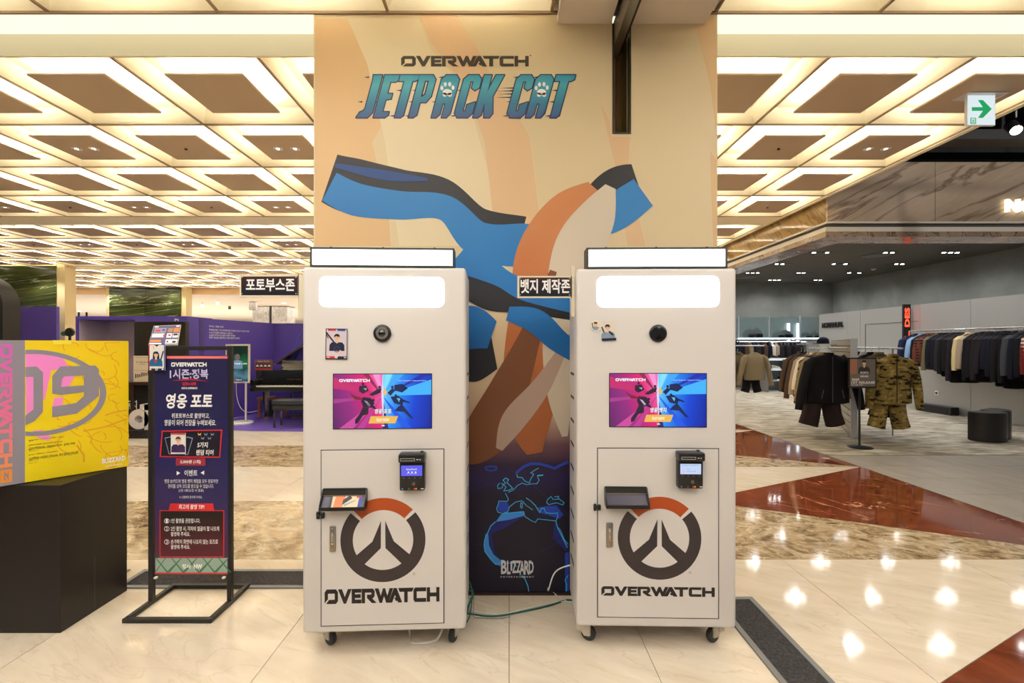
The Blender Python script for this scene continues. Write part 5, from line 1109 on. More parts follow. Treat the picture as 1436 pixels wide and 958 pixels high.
trousers('black trousers hanging behind the camouflage trousers', (X2+.02, Y2+.2, rz_-.02), 0, 'black', L_=.42, w_=.19, drop=.60)
for i, (f_, dx, dy) in enumerate((('olive', -.02, .36), ('black', -.06, .5), ('white', -.1, .64), ('black', -.13, .8), ('charcoal', -.16, .95))):
    top('hanging_top', ['olive top right behind the camouflage jacket', 'black top second behind the camouflage jacket', 'white top behind the camouflage jacket', 'black top at the back of the right display rail', 'charcoal top last on the right display rail'][i], (X2+dx+.25*dy, Y2+dy, rz_), 0, f_, w_=.24, L_=.5, sl=.42, cat='top', detail=False, group='tops on the right display rail')
# cap on the fixture
t = thing('cap', 'dark cap lying on top of the slatted display wall', 'cap', W3(-.25, 1.75, 1.50)); m = MB(); m.lathe([(.10, 0), (.105, .03), (.09, .09), (.05, .12), (.0001, .13)], (0, 0, 0), FB['navy'], 18); m.build('crown', t, True)
m = MB(); m.slab([(-.16+.0*k, 0) if False else (-.09-.10*math.sin(math.pi*k/10), .08*math.cos(math.pi*k/10)) for k in range(11)], .0, .008, FB['navy']); m.build('brim', t)
t = thing('display_shelf', 'narrow pale shelf arm on the slatted display wall carrying the cap', 'shelf', W3(-.25, 1.75, 1.485)); MB().box(-.42, .25, -.14, .14, 0, .014, M_al).build('board', t)
# poster stand in the shop
x, y = GX(1206, 628)
t = thing('poster_stand', 'black round-foot stand with a framed clothing poster on the shop carpet', 'poster stand', (x, y, .004))
MB().lathe([(.155, 0), (.155, .008), (.12, .02), (.03, .026)], (0, 0, 0), M_black, 32).build('foot', t, True); PF = Face((x, y, 0))
a = PF.uv(1190, 502); b_ = PF.uv(1229.5, 544.5); MB().tube([(0, .012, .02), (0, .012, b_[1]+.05)], .014, M_black, 10).build('pole', t)
MB().rbox(a[0], b_[0], .0, .02, b_[1]-.003, a[1], M_black, .003, 1).build('frame', t); e = .02; m = MB(); y_ = -.001
m.rect(a[0]+e, b_[0]-e, b_[1]+e, a[1]-e, y_, mat('poster_grey_tan', (120, 112, 104), .35)); m.rect(a[0]+e, a[0]+.12, b_[1]+.2, a[1]-e, y_-.0006, mat('poster_warm', (168, 118, 96), .35))
p = ((a[0]+b_[0])/2+.02, a[1]-.08); portrait(m, p[0], p[1], .062, y_-.001, mat('poster_shirt', (54, 52, 50), .4), False, mat('print_hair', (24, 22, 34)))
text(m, 'SPORTS', p[0]-.06, p[0]+.06, p[1]-.15, p[1]-.12, y_-.004, M_wprint, bold=.03); text(m, 'SERIES', p[0]-.06, p[0]+.06, p[1]-.2, p[1]-.175, y_-.004, M_wprint, bold=.03)
text(m, '2665', a[0]+.04, a[0]+.15, b_[1]+.105, b_[1]+.14, y_-.004, M_wprint, bold=.04); text(m, '1ST RELEASE', a[0]+.04, b_[0]-.03, b_[1]+.06, b_[1]+.095, y_-.004, M_wprint, bold=.03); text(m, 'FRI. 5PM OPEN', a[0]+.04, a[0]+.2, b_[1]+.035, b_[1]+.05, y_-.004, M_wprint, bold=.01)
m.build('poster', t)

# ------------------------------------------------------------------ left aisle of the shop
YL = 11.4; XL = PYX(1055, YL)
rail('clothes_rail', 'short pale rail at the left of the shop carrying the khaki sweater', [(XL-1.3, YL-.25, 1.46), (XL+.15, YL-.25, 1.46)], [[(XL-.6, YL-.25, 1.46), (XL-.6, YL-.25, .004)], [(XL+.1, YL-.25, 1.46), (XL+.1, YL+.6, 1.46)]], mm=M_al)
top('sweater', 'khaki sweater facing out at the left edge of the shop', (XL, YL-.1, 1.38), 0, 'khaki', w_=.25, L_=.62, sl=.64, cat='sweater', collar=False)
trousers('black trousers hanging under the khaki sweater', (XL-.02, YL+.02, 1.38), 0, 'black', L_=.42, w_=.2, drop=.6)
top('hanging_top', 'olive top showing behind the khaki sweater', (XL-.3, YL+.12, 1.38), 0, 'olive', w_=.24, L_=.56, sl=.5, cat='top', detail=False)
# back wall rail with side-on tops
YB = 15.9; xa, xb = PYX(1020, YB), PYX(1124, YB)
rail('clothes_rail', 'long rail across the back wall of the shop under the glass shelf', [(xa, YB, 1.66), (xb, YB, 1.66)], [[(x, YB, 1.66), (x, 16.7, 1.66)] for x in (xa+.1, (xa+xb)/2, xb-.05)])
sq = ['charcoal', 'navy', 'navy', 'black', 'brown', 'khaki', 'navy', 'charcoal', 'black', 'brown', 'navy', 'white', 'taupe', 'charcoal', 'black', 'charcoal', 'black', 'plum', 'black']
c3_ = Counter(sq)
nm.update({'brown': 'brown', 'khaki': 'khaki', 'white': 'white'})
for i, f_ in enumerate(sq):
    x = xa+.1+(xb-xa-.2)*i/(len(sq)-1); a, b_ = (sq[i-1] if i else None), (sq[i+1] if i+1 < len(sq) else None)
    lab = nm[f_]+(' top on the back wall rail' if c3_[f_] == 1 else ' top on the back wall rail, '+('between the %s and the %s one' % (nm[a], nm[b_]) if a and b_ else 'at the %s end' % ('left' if not a else 'right')))
    top('hanging_top', lab, (x, YB, 1.65), math.radians(72)+random.uniform(-.1, .1), f_, w_=.22, L_=(.95 if i < 7 and i % 2 else .85), sl=.6, cat='top', detail=False, group='tops on the back wall rail', splay=.0)
# glass display above it
SH = thing('glass_shelf_unit', 'glass fronted shelf with lit edge high on the back wall of the shop', 'shelf unit', (PYX(1090, 16.3), 16.3, 1.68))
ox = SH.location.x; M_gl = mat('shop_glass', (120, 140, 140), .05, alpha=.35); M_le = glow('shelf_led', (226, 242, 250), 3)
xa2, xb2 = PYX(1030, 16.3)-ox, PYX(1149, 16.3)-ox
MB().box(xa2, xb2, -.25, .45, .0, .04, mat('shelf_white', (206, 216, 220), .3)).build('shelf_board', SH); MB().box(xa2, xb2, -.262, -.25, -.0, .045, M_le).build('light_strip', SH)
MB().box(xa2, xb2, -.2, -.185, -.1, -.07, M_le).build('light_strip', SH)
MB().box(xa2, xb2, .40, .44, .04, .74, mat('back_panel_teal', (108, 122, 124), .15)).build('back_panel', SH); MB().box(xa2, xb2, -.245, -.24, .04, .74, M_gl).build('glass_pane', SH)
for px in (1036, 1078.5, 1122): xx = PYX(px, 16.05)-ox; MB().box(xx-.018, xx+.018, -.26, -.23, -.12, .78, M_al).build('upright', SH)
for px in (1111, 1124.5): xx = PYX(px, 16.4)-ox; MB().box(xx-.04, xx+.04, .30, .34, -.12, .56, glow('tube_light', (236, 246, 252), 7)).build('light_tube', SH)
def bag(label, px, w_, h, fab):
    x = PYX(px, 16.25); t = thing('backpack', label, 'backpack', (x, 16.25, 1.722)); m = MB(); n = 7
    m.lathe([(w_*.5, 0), (w_*.52, h*.2), (w_*.47, h*.5), (w_*.36, h*.8), (w_*.15, h*.97), (.0001, h)], (0, 0, 0), FB[fab], 14); m.build('body', t, True)
    MB().rbox(-w_*.3, w_*.3, -w_*.62, -w_*.35, .03, h*.45, FB['black' if fab != 'black' else 'charcoal'], .02, 2).build('pocket', t, True); MB().tube([(-.04, 0, h*.95), (-.03, 0, h+.04), (.03, 0, h+.04), (.04, 0, h*.95)], .008, FB['black'], 6).build('handle', t)
bag('black backpack, left of the pair at the left end of the glass shelf', 1050.5, .40, .31, 'black'); bag('black backpack, right of the pair at the left end of the glass shelf', 1061, .36, .33, 'charcoal')
bag('dark grey bag in the middle of the glass shelf, on the left of its pair', 1091, .34, .24, 'charcoal'); bag('patterned dark bag in the middle of the glass shelf', 1101, .42, .28, 'navy')
bag('low black bag at the right end of the glass shelf', 1130, .36, .19, 'black'); bag('second low black bag at the right end of the glass shelf', 1142, .36, .2, 'navy')
s = MB(); s.box(PYX(1125, 16.3), PYX(1150, 16.3), 16.0, 16.1, 0, 1.62, M_sp); struct('wall_shop_return', s)
# low lit shelf cabinet with shoes
CB = thing('shoe_cabinet', 'low grey cabinet with lit shelves of shoes at the back of the shop', 'cabinet', (PYX(1077, 14.9), 14.9, .004)); wC = PYX(1106, 14.9)-PYX(1077, 14.9); M_cb = mat('cabinet_grey', (112, 112, 110), .5)
MB().box(0, wC+.65, .5, .54, 0, 1.05, M_cb).build('back', CB); MB().box(0, .02, 0, .5, 0, 1.05, M_cb).build('side', CB); MB().box(wC, wC+.65, 0, .5, 0, 1.05, mat('cabinet_front', (98, 96, 94), .4)).build('closed_front', CB)
for z in (0, .35, .70, 1.02): MB().box(.02, wC, 0, .5, z, z+.025, mat('shelf_pale', (190, 192, 192), .4)).build('shelf', CB)
for z in (.34, .69, 1.01): MB().box(.04, wC-.02, .3, .33, z-.012, z-.002, M_le).build('light_strip', CB)
def shoe(label, dx, z, fab):
    t = thing('shoe', label, 'shoe', (CB.location.x+dx, 14.98, .004+z)); m = MB(); m.slab([(-.14, -.04), (.10, -.045), (.145, 0), (.10, .045), (-.14, .04)], 0, .025, M_wprint); m.build('sole', t); m = MB()
    m.tube([(-.11, 0, .075), (-.06, 0, .07), (.02, 0, .055), (.10, 0, .04), (.135, 0, .035)], [.042, .045, .04, .034, .015], FB[fab], 10); m.tube([(-.09, 0, .07), (-.09, 0, .12)], [.04, .038], FB[fab], 10); m.build('upper', t, True)
shoe('white shoe on the middle shelf of the shoe cabinet', wC*.45, .727, 'white'); shoe('black shoe on the lower middle shelf of the shoe cabinet', wC*.72, .377, 'black')
shoe('dark folded item on top of the shoe cabinet, left', wC*.4, 1.047, 'charcoal'); shoe('dark shoe on top of the shoe cabinet, right', wC*.75, 1.047, 'black')

# ------------------------------------------------------------------ exit sign
x0, y0, z1 = P(1354, 134, 3.72); x1, _, z0 = P(1394, 177, 3.72)
t = thing('exit_sign', 'lit green arrow exit sign hanging from a ceiling panel on the right', 'exit sign', ((x0+x1)/2, 3.72, 3.41)); w2 = (x1-x0)/2; a_, b_ = z0-3.41, z1-3.41
MB().rbox(-.15, .17, -.06, .07, b_-.0, -.001, M_white, .006, 1).build('mount', t); MB().rbox(-w2, w2, -.012, .012, a_, b_, mat('sign_case', (226, 228, 230), .3), .005, 2).build('case', t)
m = MB(); m.rect(-w2+.004, w2-.004, a_+.004, b_-.004, -.0126, glow('exit_white', (226, 240, 244), .95)); G_ = glow('exit_green', (22, 178, 106), .8); s_ = w2/20
cz = (a_+b_)/2+.008
m.poly([(-13.5*s_, cz-2.6*s_), (2*s_, cz-2.6*s_), (-5*s_, cz-12.5*s_), (2*s_, cz-12.5*s_), (14.5*s_, cz), (2*s_, cz+12.5*s_), (-5*s_, cz+12.5*s_), (2*s_, cz+2.6*s_), (-13.5*s_, cz+2.6*s_)], -.0132, G_)
z_ = a_+.012; m.rect(-15.5*s_, -7.5*s_, z_, z_+8.5*s_, -.0132, G_); m.rect(-14*s_, -9*s_, z_+1*s_, z_+7.5*s_, -.0136, glow('exit_white', (226, 240, 244)))
m.line([(-11.4*s_, z_+6*s_), (-11.6*s_, z_+3.6*s_), (-13*s_, z_+1.5*s_)], 1.1*s_, -.0139, G_); m.line([(-11.6*s_, z_+3.6*s_), (-10*s_, z_+1.5*s_)], 1.1*s_, -.0139, G_); m.line([(-13*s_, z_+4.8*s_), (-9.8*s_, z_+5*s_)], .9*s_, -.0139, G_)
m.build('sign_face', t)
# ------------------------------------------------------------------ far left: green marble columns, booths, piano
M_grn = stone('green_marble', (34, 42, 18), (88, 92, 44), c2=(54, 62, 28), vein=(190, 196, 160), scale=2.2, rough=.12, vein_w=.010, vein_scale=1.0, vein_amt=.8, stretch=(.25, 1, 2.6), rot=.12, axis=1, detail=10, distortion=.3)
M_ctr = mat('column_cream_edge', (226, 206, 160), .5)
def gcol(xl_, xr_, Y, name):
    m = MB(); m.box(xl_-.1, xr_, Y+.01, Y+.32, 0, ZC+.05, M_ctr); o = struct('wall_column_marble', m)
    n = max(1, round((xr_-xl_)/1.2)); w_ = (xr_-xl_)/n
    for i in range(n):
        for z0, z1 in ((0, 1.7), (1.7, 3.405)): MB().box(xl_+i*w_+.002, xl_+(i+1)*w_-.002, Y, Y+.02, z0+.002, z1-.002, M_grn).build('marble_panel', o)
gcol(-13.6, PYX(79, 11.6), 11.6, ''); gcol(PYX(153, 15.9), PYX(254, 15.9), 15.9, '')
for (x0, x1, Y) in ((PYX(79, 11.62), PYX(91, 11.62), 11.62), (PYX(254, 15.92), PYX(261, 15.92), 15.92)):
    m = MB(); m.box(x0+.002, x1, Y, Y+.3, 0, ZC+.05, M_ctr); struct('trim_1', m)
# far lower ceiling and back wall
M_fc = mat('far_ceiling_white', (242, 232, 222), .7)
m = MB(); m.box(-45, 4.2, 16.35, 46, 3.22, 3.28, M_fc); m.box(-45, 4.2, 16.25, 16.35, 3.22, 3.8, mat('far_ceiling_edge', (206, 170, 130), .6)); fc_ = struct('ceiling_far', m)
m = MB(); m.box(-45, 12, 45, 45.3, 0, 3.3, mat('far_wall_white', (236, 228, 214), .7)); struct('wall_far', m)
m = MB(); m.box(4.2, 12, 17.1, 17.3, 0, 3.9, M_gw); struct('wall_behind_shop', m)
M_fl = glow('far_light', (255, 246, 228), 6)
for i in range(26):
    x = -28+(i*7.3) % 24; y = 17.6+(i*3.9) % 24
    t = thing('far_downlight', 'small recessed downlight in the plain ceiling far behind on the left', 'ceiling light', (x, y, 3.218), group='small downlights in the far ceiling'); MB().lathe([(.09, 0), (.08, -.006), (.0001, -.006)], (0, 0, 0), M_fl, 12).build('lamp', t)
for i, (px, Y) in enumerate(((305, 18.5), (283.5, 19.5), (322, 21))):
    t = thing('far_spotlight', ['bright spotlight at the left end of the far ceiling track', 'spotlight further along the far ceiling track', 'dark spotlight head hanging by the far square pillar'][i], 'spotlight', (PYX(px, Y), Y, 3.10)); MB().lathe([(.05, .10), (.06, 0), (.05, -.03)], (0, 0, 0), M_white if i < 2 else M_black, 12).build('housing', t); MB().tube([(0, 0, .1), (0, 0, .125)], .015, M_white, 6).build('stem', t)
    if i < 2: MB().lathe([(.0001, -.04), (.055, -.035)], (0, 0, 0), glow('spot_lamp', (255, 246, 226), 30), 12).build('lamp', t)
# lit shop walls and fixtures far away
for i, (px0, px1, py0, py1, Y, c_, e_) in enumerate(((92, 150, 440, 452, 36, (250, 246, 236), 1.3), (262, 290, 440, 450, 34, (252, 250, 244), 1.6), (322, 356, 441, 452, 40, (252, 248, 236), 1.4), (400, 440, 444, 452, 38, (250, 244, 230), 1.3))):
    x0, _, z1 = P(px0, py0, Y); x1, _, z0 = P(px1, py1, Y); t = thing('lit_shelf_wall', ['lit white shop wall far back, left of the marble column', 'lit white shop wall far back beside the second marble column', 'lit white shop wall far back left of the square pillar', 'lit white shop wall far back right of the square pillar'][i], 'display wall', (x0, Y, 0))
    MB().box(0, x1-x0, 0, .3, 0, z1, mat('lit_wall_white', (240, 236, 226), .6)).build('body', t); MB().box(.1, x1-x0-.1, -.02, 0, z0-.8, z1-.05, glow('far_wall_%d' % i, c_, e_)).build('glowing_panel', t)  # emissive sheet gives each far wall its brightness
    for k in range(3): MB().box(.1, x1-x0-.1, -.25, -.02, z0-.7+.3*k, z0-.68+.3*k, M_white).build('shelf', t)
# square stone pillar
Yp = 21; m = MB(); M_pst = stone('grey_pillar_stone', (146, 138, 128), (184, 176, 164), scale=1.2, rough=.2, vein=(120, 110, 100))
xa, xb, xc, xd = PYX(354, Yp), PYX(377, Yp), PYX(381, Yp), PYX(402.5, Yp)
m.box(xa, xb, Yp, Yp+.8, 0, 3.22, M_pst); m.box(xc, xd, Yp, Yp+.8, 0, 3.22, M_pst); m.box(xb, xc, Yp+.1, Yp+.7, 0, 3.22, M_gapd); struct('wall_column_far', m)
t = thing('ceiling_monitor', 'pale box-shaped unit hanging under the far ceiling', 'monitor', (PYX(355, 19), 19, 2.88)); MB().rbox(-.09*1.6, .09*1.6, -.08, .08, 0, .32, M_pst, .02, 1).build('case', t); MB().tube([(0, 0, .32), (0, 0, .345)], .02, M_white, 6).build('stem', t)

M_pur = mat('purple_board', (80, 62, 160), .55); M_pur2 = mat('purple_board_light', (96, 80, 168), .55); M_pfl = mat('purple_floor_vinyl', (104, 84, 176), .25)
# purple panel in front of the first marble column
x0, _, z1 = P(24, 430, 11.2); x1, _, z0 = P(79, 430, 11.2); t = thing('purple_partition', 'plain purple board standing before the first green marble column', 'partition', (x0, 11.2, 0)); MB().box(-.4, x1-x0, 0, .08, 0, z1, M_pur).build('board', t)
# black arch
x1, _, z1 = P(4, 384, 6.0); ar = thing('black_arch', 'matt black rounded arch standing behind the yellow display box', 'arch', (x1-.9, 6.0, 0)); w_ = .9; R_ = .42
def archpts(x0, x1, z1, R): return [(x0, 0), (x1, 0)]+[(x1-R+R*math.cos(math.radians(a)), z1-R+R*math.sin(math.radians(a))) for a in range(0, 91, 10)]+[(x0+R-R*math.sin(math.radians(a)), z1-R+R*math.cos(math.radians(a))) for a in range(0, 91, 10)]
MB().prism(archpts(-w_, w_, z1, R_), 0, .22, M_pl).build('outer_shell', ar, True); MB().prism(archpts(-w_+.19, w_-.19, z1-.19, R_*.7), -.02, 0, mat('arch_inner', (44, 42, 42), .5)).build('inner_panel', ar)
# lilac photo niche
Yn = 9.6; x0, _, z1 = P(106, 443.5, Yn); x1 = PYX(262, Yn); nt_ = thing('photo_niche', 'purple framed open box with pale lilac inside walls behind the yellow box', 'exhibition booth', (x0, Yn, 0)); W_ = x1-x0
M_lil2 = mat('lilac_inside', (196, 184, 206), .6); xi0, xi1 = PYX(110.5, Yn)-x0, PYX(189, Yn)-x0; zi = P(0, 448.5, Yn)[2]; dI = .72
MB().box(0, xi0, 0, dI+.1, 0, z1, M_pur).build('side_panel', nt_); MB().box(xi1, W_, 0, dI+.1, 0, z1, M_pur).build('side_panel', nt_); MB().box(xi0, xi1, 0, dI+.1, zi, z1, M_pur).build('top_panel', nt_)
MB().box(xi0, xi1, dI, dI+.05, 0, zi, M_lil2).build('back_wall', nt_); MB().box(xi0, xi0+.01, .01, dI, 0, zi, M_lil2).build('inside_wall', nt_); MB().box(xi0+.01, xi1, .01, dI, 0, .05, M_lil2).build('floor_board', nt_)
a_ = P(245, 452, Yn); text(mm_ := MB(), 'Pi', a_[0]-x0, a_[0]-x0+.08, z1-.10, z1-.05, -.003, M_wprint, bold=.02); mm_.build('lettering', nt_)
# two thin camera masts and a lamp head above niche
for px in (110.5, 121.5):
    t = thing('light_stand', ['slim black light stand behind the niche, %s one' % ('left' if px < 115 else 'right')][0], 'light stand', (PYX(px, 11), 11, 0)); MB().tube([(0, 0, 0), (0, 0, P(0, 438, 11)[2])], .02, M_black, 6).build('mast', t)
    for g in (0, 2.1, 4.2): MB().tube([(0, 0, .5), (.08*math.cos(g), .08*math.sin(g), .01)], .012, M_black, 5).build('leg', t)
t = thing('camera_rig', 'dark round camera rig seen beside the left edge of the niche', 'camera', (PYX(98, 10.4), 10.4, 0)); zc = P(0, 466, 10.4)[2]
MB().lathe([(.09, -.03), (.10, 0), (.09, .03)], (.0, 0, zc), M_black, 16, 'y').build('reel', t); MB().lathe([(.05, -.03), (.055, 0), (.05, .03)], (-.12, 0, zc-.03), mat('rig_green', (40, 90, 70), .5), 14, 'y').build('reel', t); MB().tube([(0, 0, zc-.08), (0, 0, 0)], .025, M_black, 8).build('pole', t)
# black screen panel with notice, shelf, letters
Yb = 8.35; x0, _, z1 = P(188, 451, Yb); x1, _, z0 = P(260, 500, Yb); t = thing('black_display_panel', 'tall black panel standing behind the banner stand', 'display panel', (x0, Yb, 0)); W_ = x1-x0
MB().rbox(0, W_, 0, .10, 0, z1, mat('panel_dark_olive', (46, 42, 36), .45), .004, 1).build('panel', t)
xs0 = PYX(183, 8.1); zs = P(0, 535, 8.1)[2]
t = thing('bench_shelf', 'dark bench shelf in front of the black panel', 'shelf', (xs0, 7.95, 0)); M_wd = mat('dark_wood', (58, 38, 26), .4)
MB().box(-.3, .75, 0, .35, zs-.05, zs, M_wd).build('top', t)
for x in (-.28, .1, .70): MB().box(x, x+.05, .02, .33, .0, zs-.05, M_wd).build('leg', t)
x0, _, z1 = P(187, 499, 8.05); x1, _, z0 = P(211.5, 532, 8.05); t = thing('notice_sheet', 'cream notice sheet on the dark bench shelf', 'notice', (x0, 8.05, zs)); MB().box(0, x1-x0, 0, .012, 0, z1-zs, mat('paper_cream', (226, 208, 180), .5)).build('board', t)
m = MB(); H_ = z1-zs; W_ = x1-x0; text(m, '전시 작품 관람 안내', .04, W_-.02, H_*.72, H_*.78, -.001, M_blackp, bold=.01); text(m, '안내문', .1, .2, H_*.65, H_*.69, -.001, M_blackp); text(m, '관람 시 유의 사항을 확인해 주세요', .03, W_-.03, H_*.42, H_*.45, -.001, M_blackp)
m.rect(.02, W_-.02, H_*.93, H_*.935, -.001, M_blackp)
for k in range(7): m.rect(.03+.035*k, .05+.035*k, .06+.008*k, .13-.01*(k % 3)+.008*k, -.001, mat('print_dark_grey', (70, 64, 60), .5))
m.build('printed_text', t)
t = thing('letter_base', 'low black plinth with white block letters behind the banner stand', 'letter display', (PYX(183, 7.55), 7.5, 0)); MB().rbox(-.5, .55, 0, .4, 0, .13, M_black, .004, 1).build('plinth', t)
def ring3(m, cx, cz, ro, ri, y0, y1, mm, sx=1):
    n = 28; vs = []
    for y in (y0, y1):
        for r in (ro, ri):
            for k in range(n): g = 2*math.pi*k/n; vs.append((cx+r*sx*math.cos(g), y, cz+r*math.sin(g)))
    fs = []
    for k in range(n): j = (k+1) % n; fs += [(k, n+k, n+j, j), (2*n+k, 2*n+j, 3*n+j, 3*n+k), (k, j, 2*n+j, 2*n+k), (n+k, 3*n+k, 3*n+j, n+j)]
    m.add(vs, fs, mm)
zd = .13; q = 7.75/F; ring = MB(); M_wl = mat('letter_white', (214, 206, 204), .4)
cx = (194-183)*q; ring3(ring, cx, zd+.165, .16, .065, .05, .22, M_wl); ring.box(cx+.09, cx+.18, .05, .22, zd, zd+.40, M_wl); ring.box(cx+.02, cx+.18, .05, .22, zd+.31, zd+.40, M_wl); ring.build('letter', t, True)
t = thing('black_poster_board', 'black board with small white Korean letters behind the white block letter', 'board', (PYX(186, 8.0), 8.0, 0)); z1 = P(0, 538, 8.0)[2]; MB().box(-.2, .33, 0, .03, 0, z1, M_black).build('board', t); m = MB(); a_ = P(180, 574, 8.0); text(m, '뮤지', PYX(178, 8)-PYX(186, 8), PYX(192, 8)-PYX(186, 8), a_[2], a_[2]+.15, -.002, M_wprint, bold=.02); m.build('lettering', t)
# royal blue panel
x0, _, z1 = P(265, 455, 10.3); x1 = PYX(283, 10.3); t = thing('blue_panel', 'narrow royal blue panel between the black panel and the purple wall', 'partition', (x0, 10.3, 0)); MB().box(-.3, x1-x0, 0, .06, 0, z1, mat('royal_blue', (38, 40, 140), .5)).build('board', t); m = MB()
for k, a in enumerate((0, .12)): m.rect(.02+a, .1+a, z1-.12, z1-.05, -.002, mat('window_blue', (90, 110, 220), .5))
m.rect(.05, .16, P(0, 522, 10.3)[2], P(0, 520, 10.3)[2]+.02, -.002, M_wprint); m.build('printed_marks', t)

# purple corner wall of the piano stage
zw = 1.97; xA = PYX(287, 8.94); xB = PYX(384.8, 10.86); t = thing('purple_stage_wall', 'purple exhibition wall with small white text behind the grand piano', 'exhibition wall', (xA, 8.94, 0)); ddx, ddy = xB-xA, 10.86-8.94; Lw = math.hypot(ddx, ddy); an = math.atan2(ddy, ddx)
m = MB(); m.X = Matrix.Rotation(an, 4, 'Z'); m.box(0, Lw, 0, .10, 0, zw, M_pur); m.build('side_wall', t)
MB().box(-.105, 0.0, -.005, .02, 0, zw, M_pur2).build('wall_end', t)
MB().box(ddx, ddx+4.2, ddy, ddy+.10, 0, zw, M_pur).build('back_wall', t)
WF = Face((xA, 8.94, 0), (0, 0, an)); m = MB(); m.X = Matrix.Rotation(an, 4, 'Z')
for k, (a, b_, s) in enumerate(((293, 313, '피아노 체험 안내'), (293, 349, '백화점을 찾은 고객 여러분께 열린 무대를 선사합니다 음악과 함께'), (293, 326, '누구나 자유롭게 연주하실 수 있습니다'), (293, 330, '소중한 악기이니 조심히 다루어 주세요'), (293, 336, '연주 영상을 공유하고 함께 즐겨 보세요'))):
    y0_ = (456.5, 461.5, 465.5, 469, 472.5)[k]; p = WF.uv(a, y0_+2.4); q_ = WF.uv(b_, y0_+.6); text(m, s, p[0], q_[0], min(p[1], q_[1]), min(p[1], q_[1])+.036, -.003, M_wprint, bold=.01)
m.build('wall_text', t)
m = MB(); Ml2 = mat('print_light_blue_line', (76, 110, 196), .5)
for k in range(9):
    L_ = []
    for j in range(14): L_.append((ddx+.35+.05*j+.02*k*math.sin(j*.5)+.06*k, .95+.92*math.sin(min(1, j/9+.02*k)*math.pi*.62)-.04*k))
    m.line(L_, .007, ddy-.003, Ml2)
m.build('printed_lines', t)
xF0, xF1 = PYX(262, 8.14), -2.6; m = MB(); m.slab([(xF0, 8.14+.28), (PYX(355, 8.25), 8.16), (xF1, 8.05), (xF1, 10.9), (xF0, 10.9)], .0, .006, M_pfl); t = thing('stage_floor', 'glossy purple floor sheet under the grand piano', 'floor sheet', (0, 0, 0)); m.build('vinyl_sheet', t)
# screen on a stand
Ys = 8.95; t = thing('portrait_screen', 'white framed upright screen on a pole with round foot left of the piano', 'screen', (PYX(344, Ys), Ys, .006)); ox = t.location.x
SF = Face((ox, Ys, 0)); a = SF.uv(316, 483.3); b_ = SF.uv(350, 537.8); MB().rbox(a[0], b_[0], 0, .035, b_[1], a[1], M_white, .008, 2).build('screen_frame', t); e = .03
scm = ramp_mat('blurred_video', [(0, (8, 14, 20)), (.3, (24, 60, 84)), (.45, (90, 130, 150)), (.6, (20, 70, 60)), (.8, (30, 110, 60)), (1, (14, 40, 34))], lo=b_[1], hi=a[1], emit=.9, noise=.35, noise_scale=4)
m = MB(); m.rect(a[0]+e, b_[0]-e, b_[1]+e, a[1]-e, -.001, scm); cx = (a[0]+b_[0])/2; zz = a[1]-.24; m.ellipse(cx, zz, .05, .06, -.002, glow('video_skin', (120, 100, 96), .8)); m.poly([(cx-.1, zz-.22), (cx-.09, zz-.08), (cx, zz-.05), (cx+.09, zz-.08), (cx+.1, zz-.22)], -.002, glow('video_shirt', (120, 150, 176), .8))
text(m, '마음을 노래해', cx-.05, b_[0]-e-.02, zz-.14, zz-.11, -.003, glow('scr_text', (245, 245, 250)), bold=.02); m.rect(cx-.06, cx-.04, b_[1]+.05, b_[1]+.07, -.003, glow('video_red', (220, 30, 40), 1)); text(m, '생방송 중', cx-.03, cx+.08, b_[1]+.05, b_[1]+.07, -.003, glow('scr_text', (245, 245, 250)), bold=.02); m.build('screen_image', t)
MB().tube([(0, .02, .03), (0, .02, b_[1]+.02)], .018, M_white, 10).build('pole', t); MB().lathe([(.24, 0), (.24, .018), (.22, .028), (.02, .034)], (-.12, .02, 0), M_white, 32).build('foot', t, True)
cable('power_cable', 'thin white cable hanging from the upright screen to the piano', [(ox-.2, 9.0, .78), (ox-.2, 9.02, .5), (ox-.12, 9.02, .28), (ox, 9.04, .2), (ox+.15, 9.1, .22)], .006, M_cw)

# grand piano
Yk = 8.95; t = thing('grand_piano', 'black grand piano with raised lid on the purple stage floor', 'piano', (-4.12, Yk, .006)); ox = -4.12
GL = mat('piano_lacquer', (16, 15, 17), .06, coat=1); def_z = lambda py, Y=Yk: P(0, py, Y)[2]
x0 = PYX(350, Yk)-ox; x1 = 1.5/2+.0; x1 = x0+1.5
pts = [(x0, 0), (x1, 0), (x1, .6), (x1-.05, 1.0), (x1-.35, 1.5), (x1-.75, 1.75), (x0+.2, 1.8), (x0, 1.65)]
m = MB(); m.slab([(p[0], p[1]+.22) if p[1] == 0 else p for p in pts], .62, .98, GL); m.build('case', t)
m = MB(); m.rbox(x0, x1, .0, .24, .59, .68, GL, .01, 2); m.rbox(x0, x0+.09, .0, .24, .68, .82, GL, .02, 2); m.rbox(x1-.09, x1, .0, .24, .68, .82, GL, .02, 2); m.build('keybed', t)
nk = 52; kw = (x1-x0-.22)/nk
wk = MB(); bk_ = MB(); M_ik = mat('key_ivory', (232, 228, 216), .3)
for k in range(nk):
    xk = x0+.11+kw*k; wk.box(xk+.0006, xk+kw-.0006, .02, .16, .682, .702, M_ik)
    if k % 7 not in (2, 6): bk_.box(xk+kw-.006, xk+kw+.006, .07, .16, .702, .712, M_black)
wk.build('white_keys', t, kind='stuff'); bk_.build('black_keys', t, kind='stuff')
MB().box(x0+.1, x1-.1, .17, .19, .69, .88, GL).build('fallboard', t); m = MB(); text(m, 'CONCERT GRAND', x0+.62, x0+.9, .80, .82, .168, mat('brass', (190, 150, 80))); m.build('maker_lettering', t)
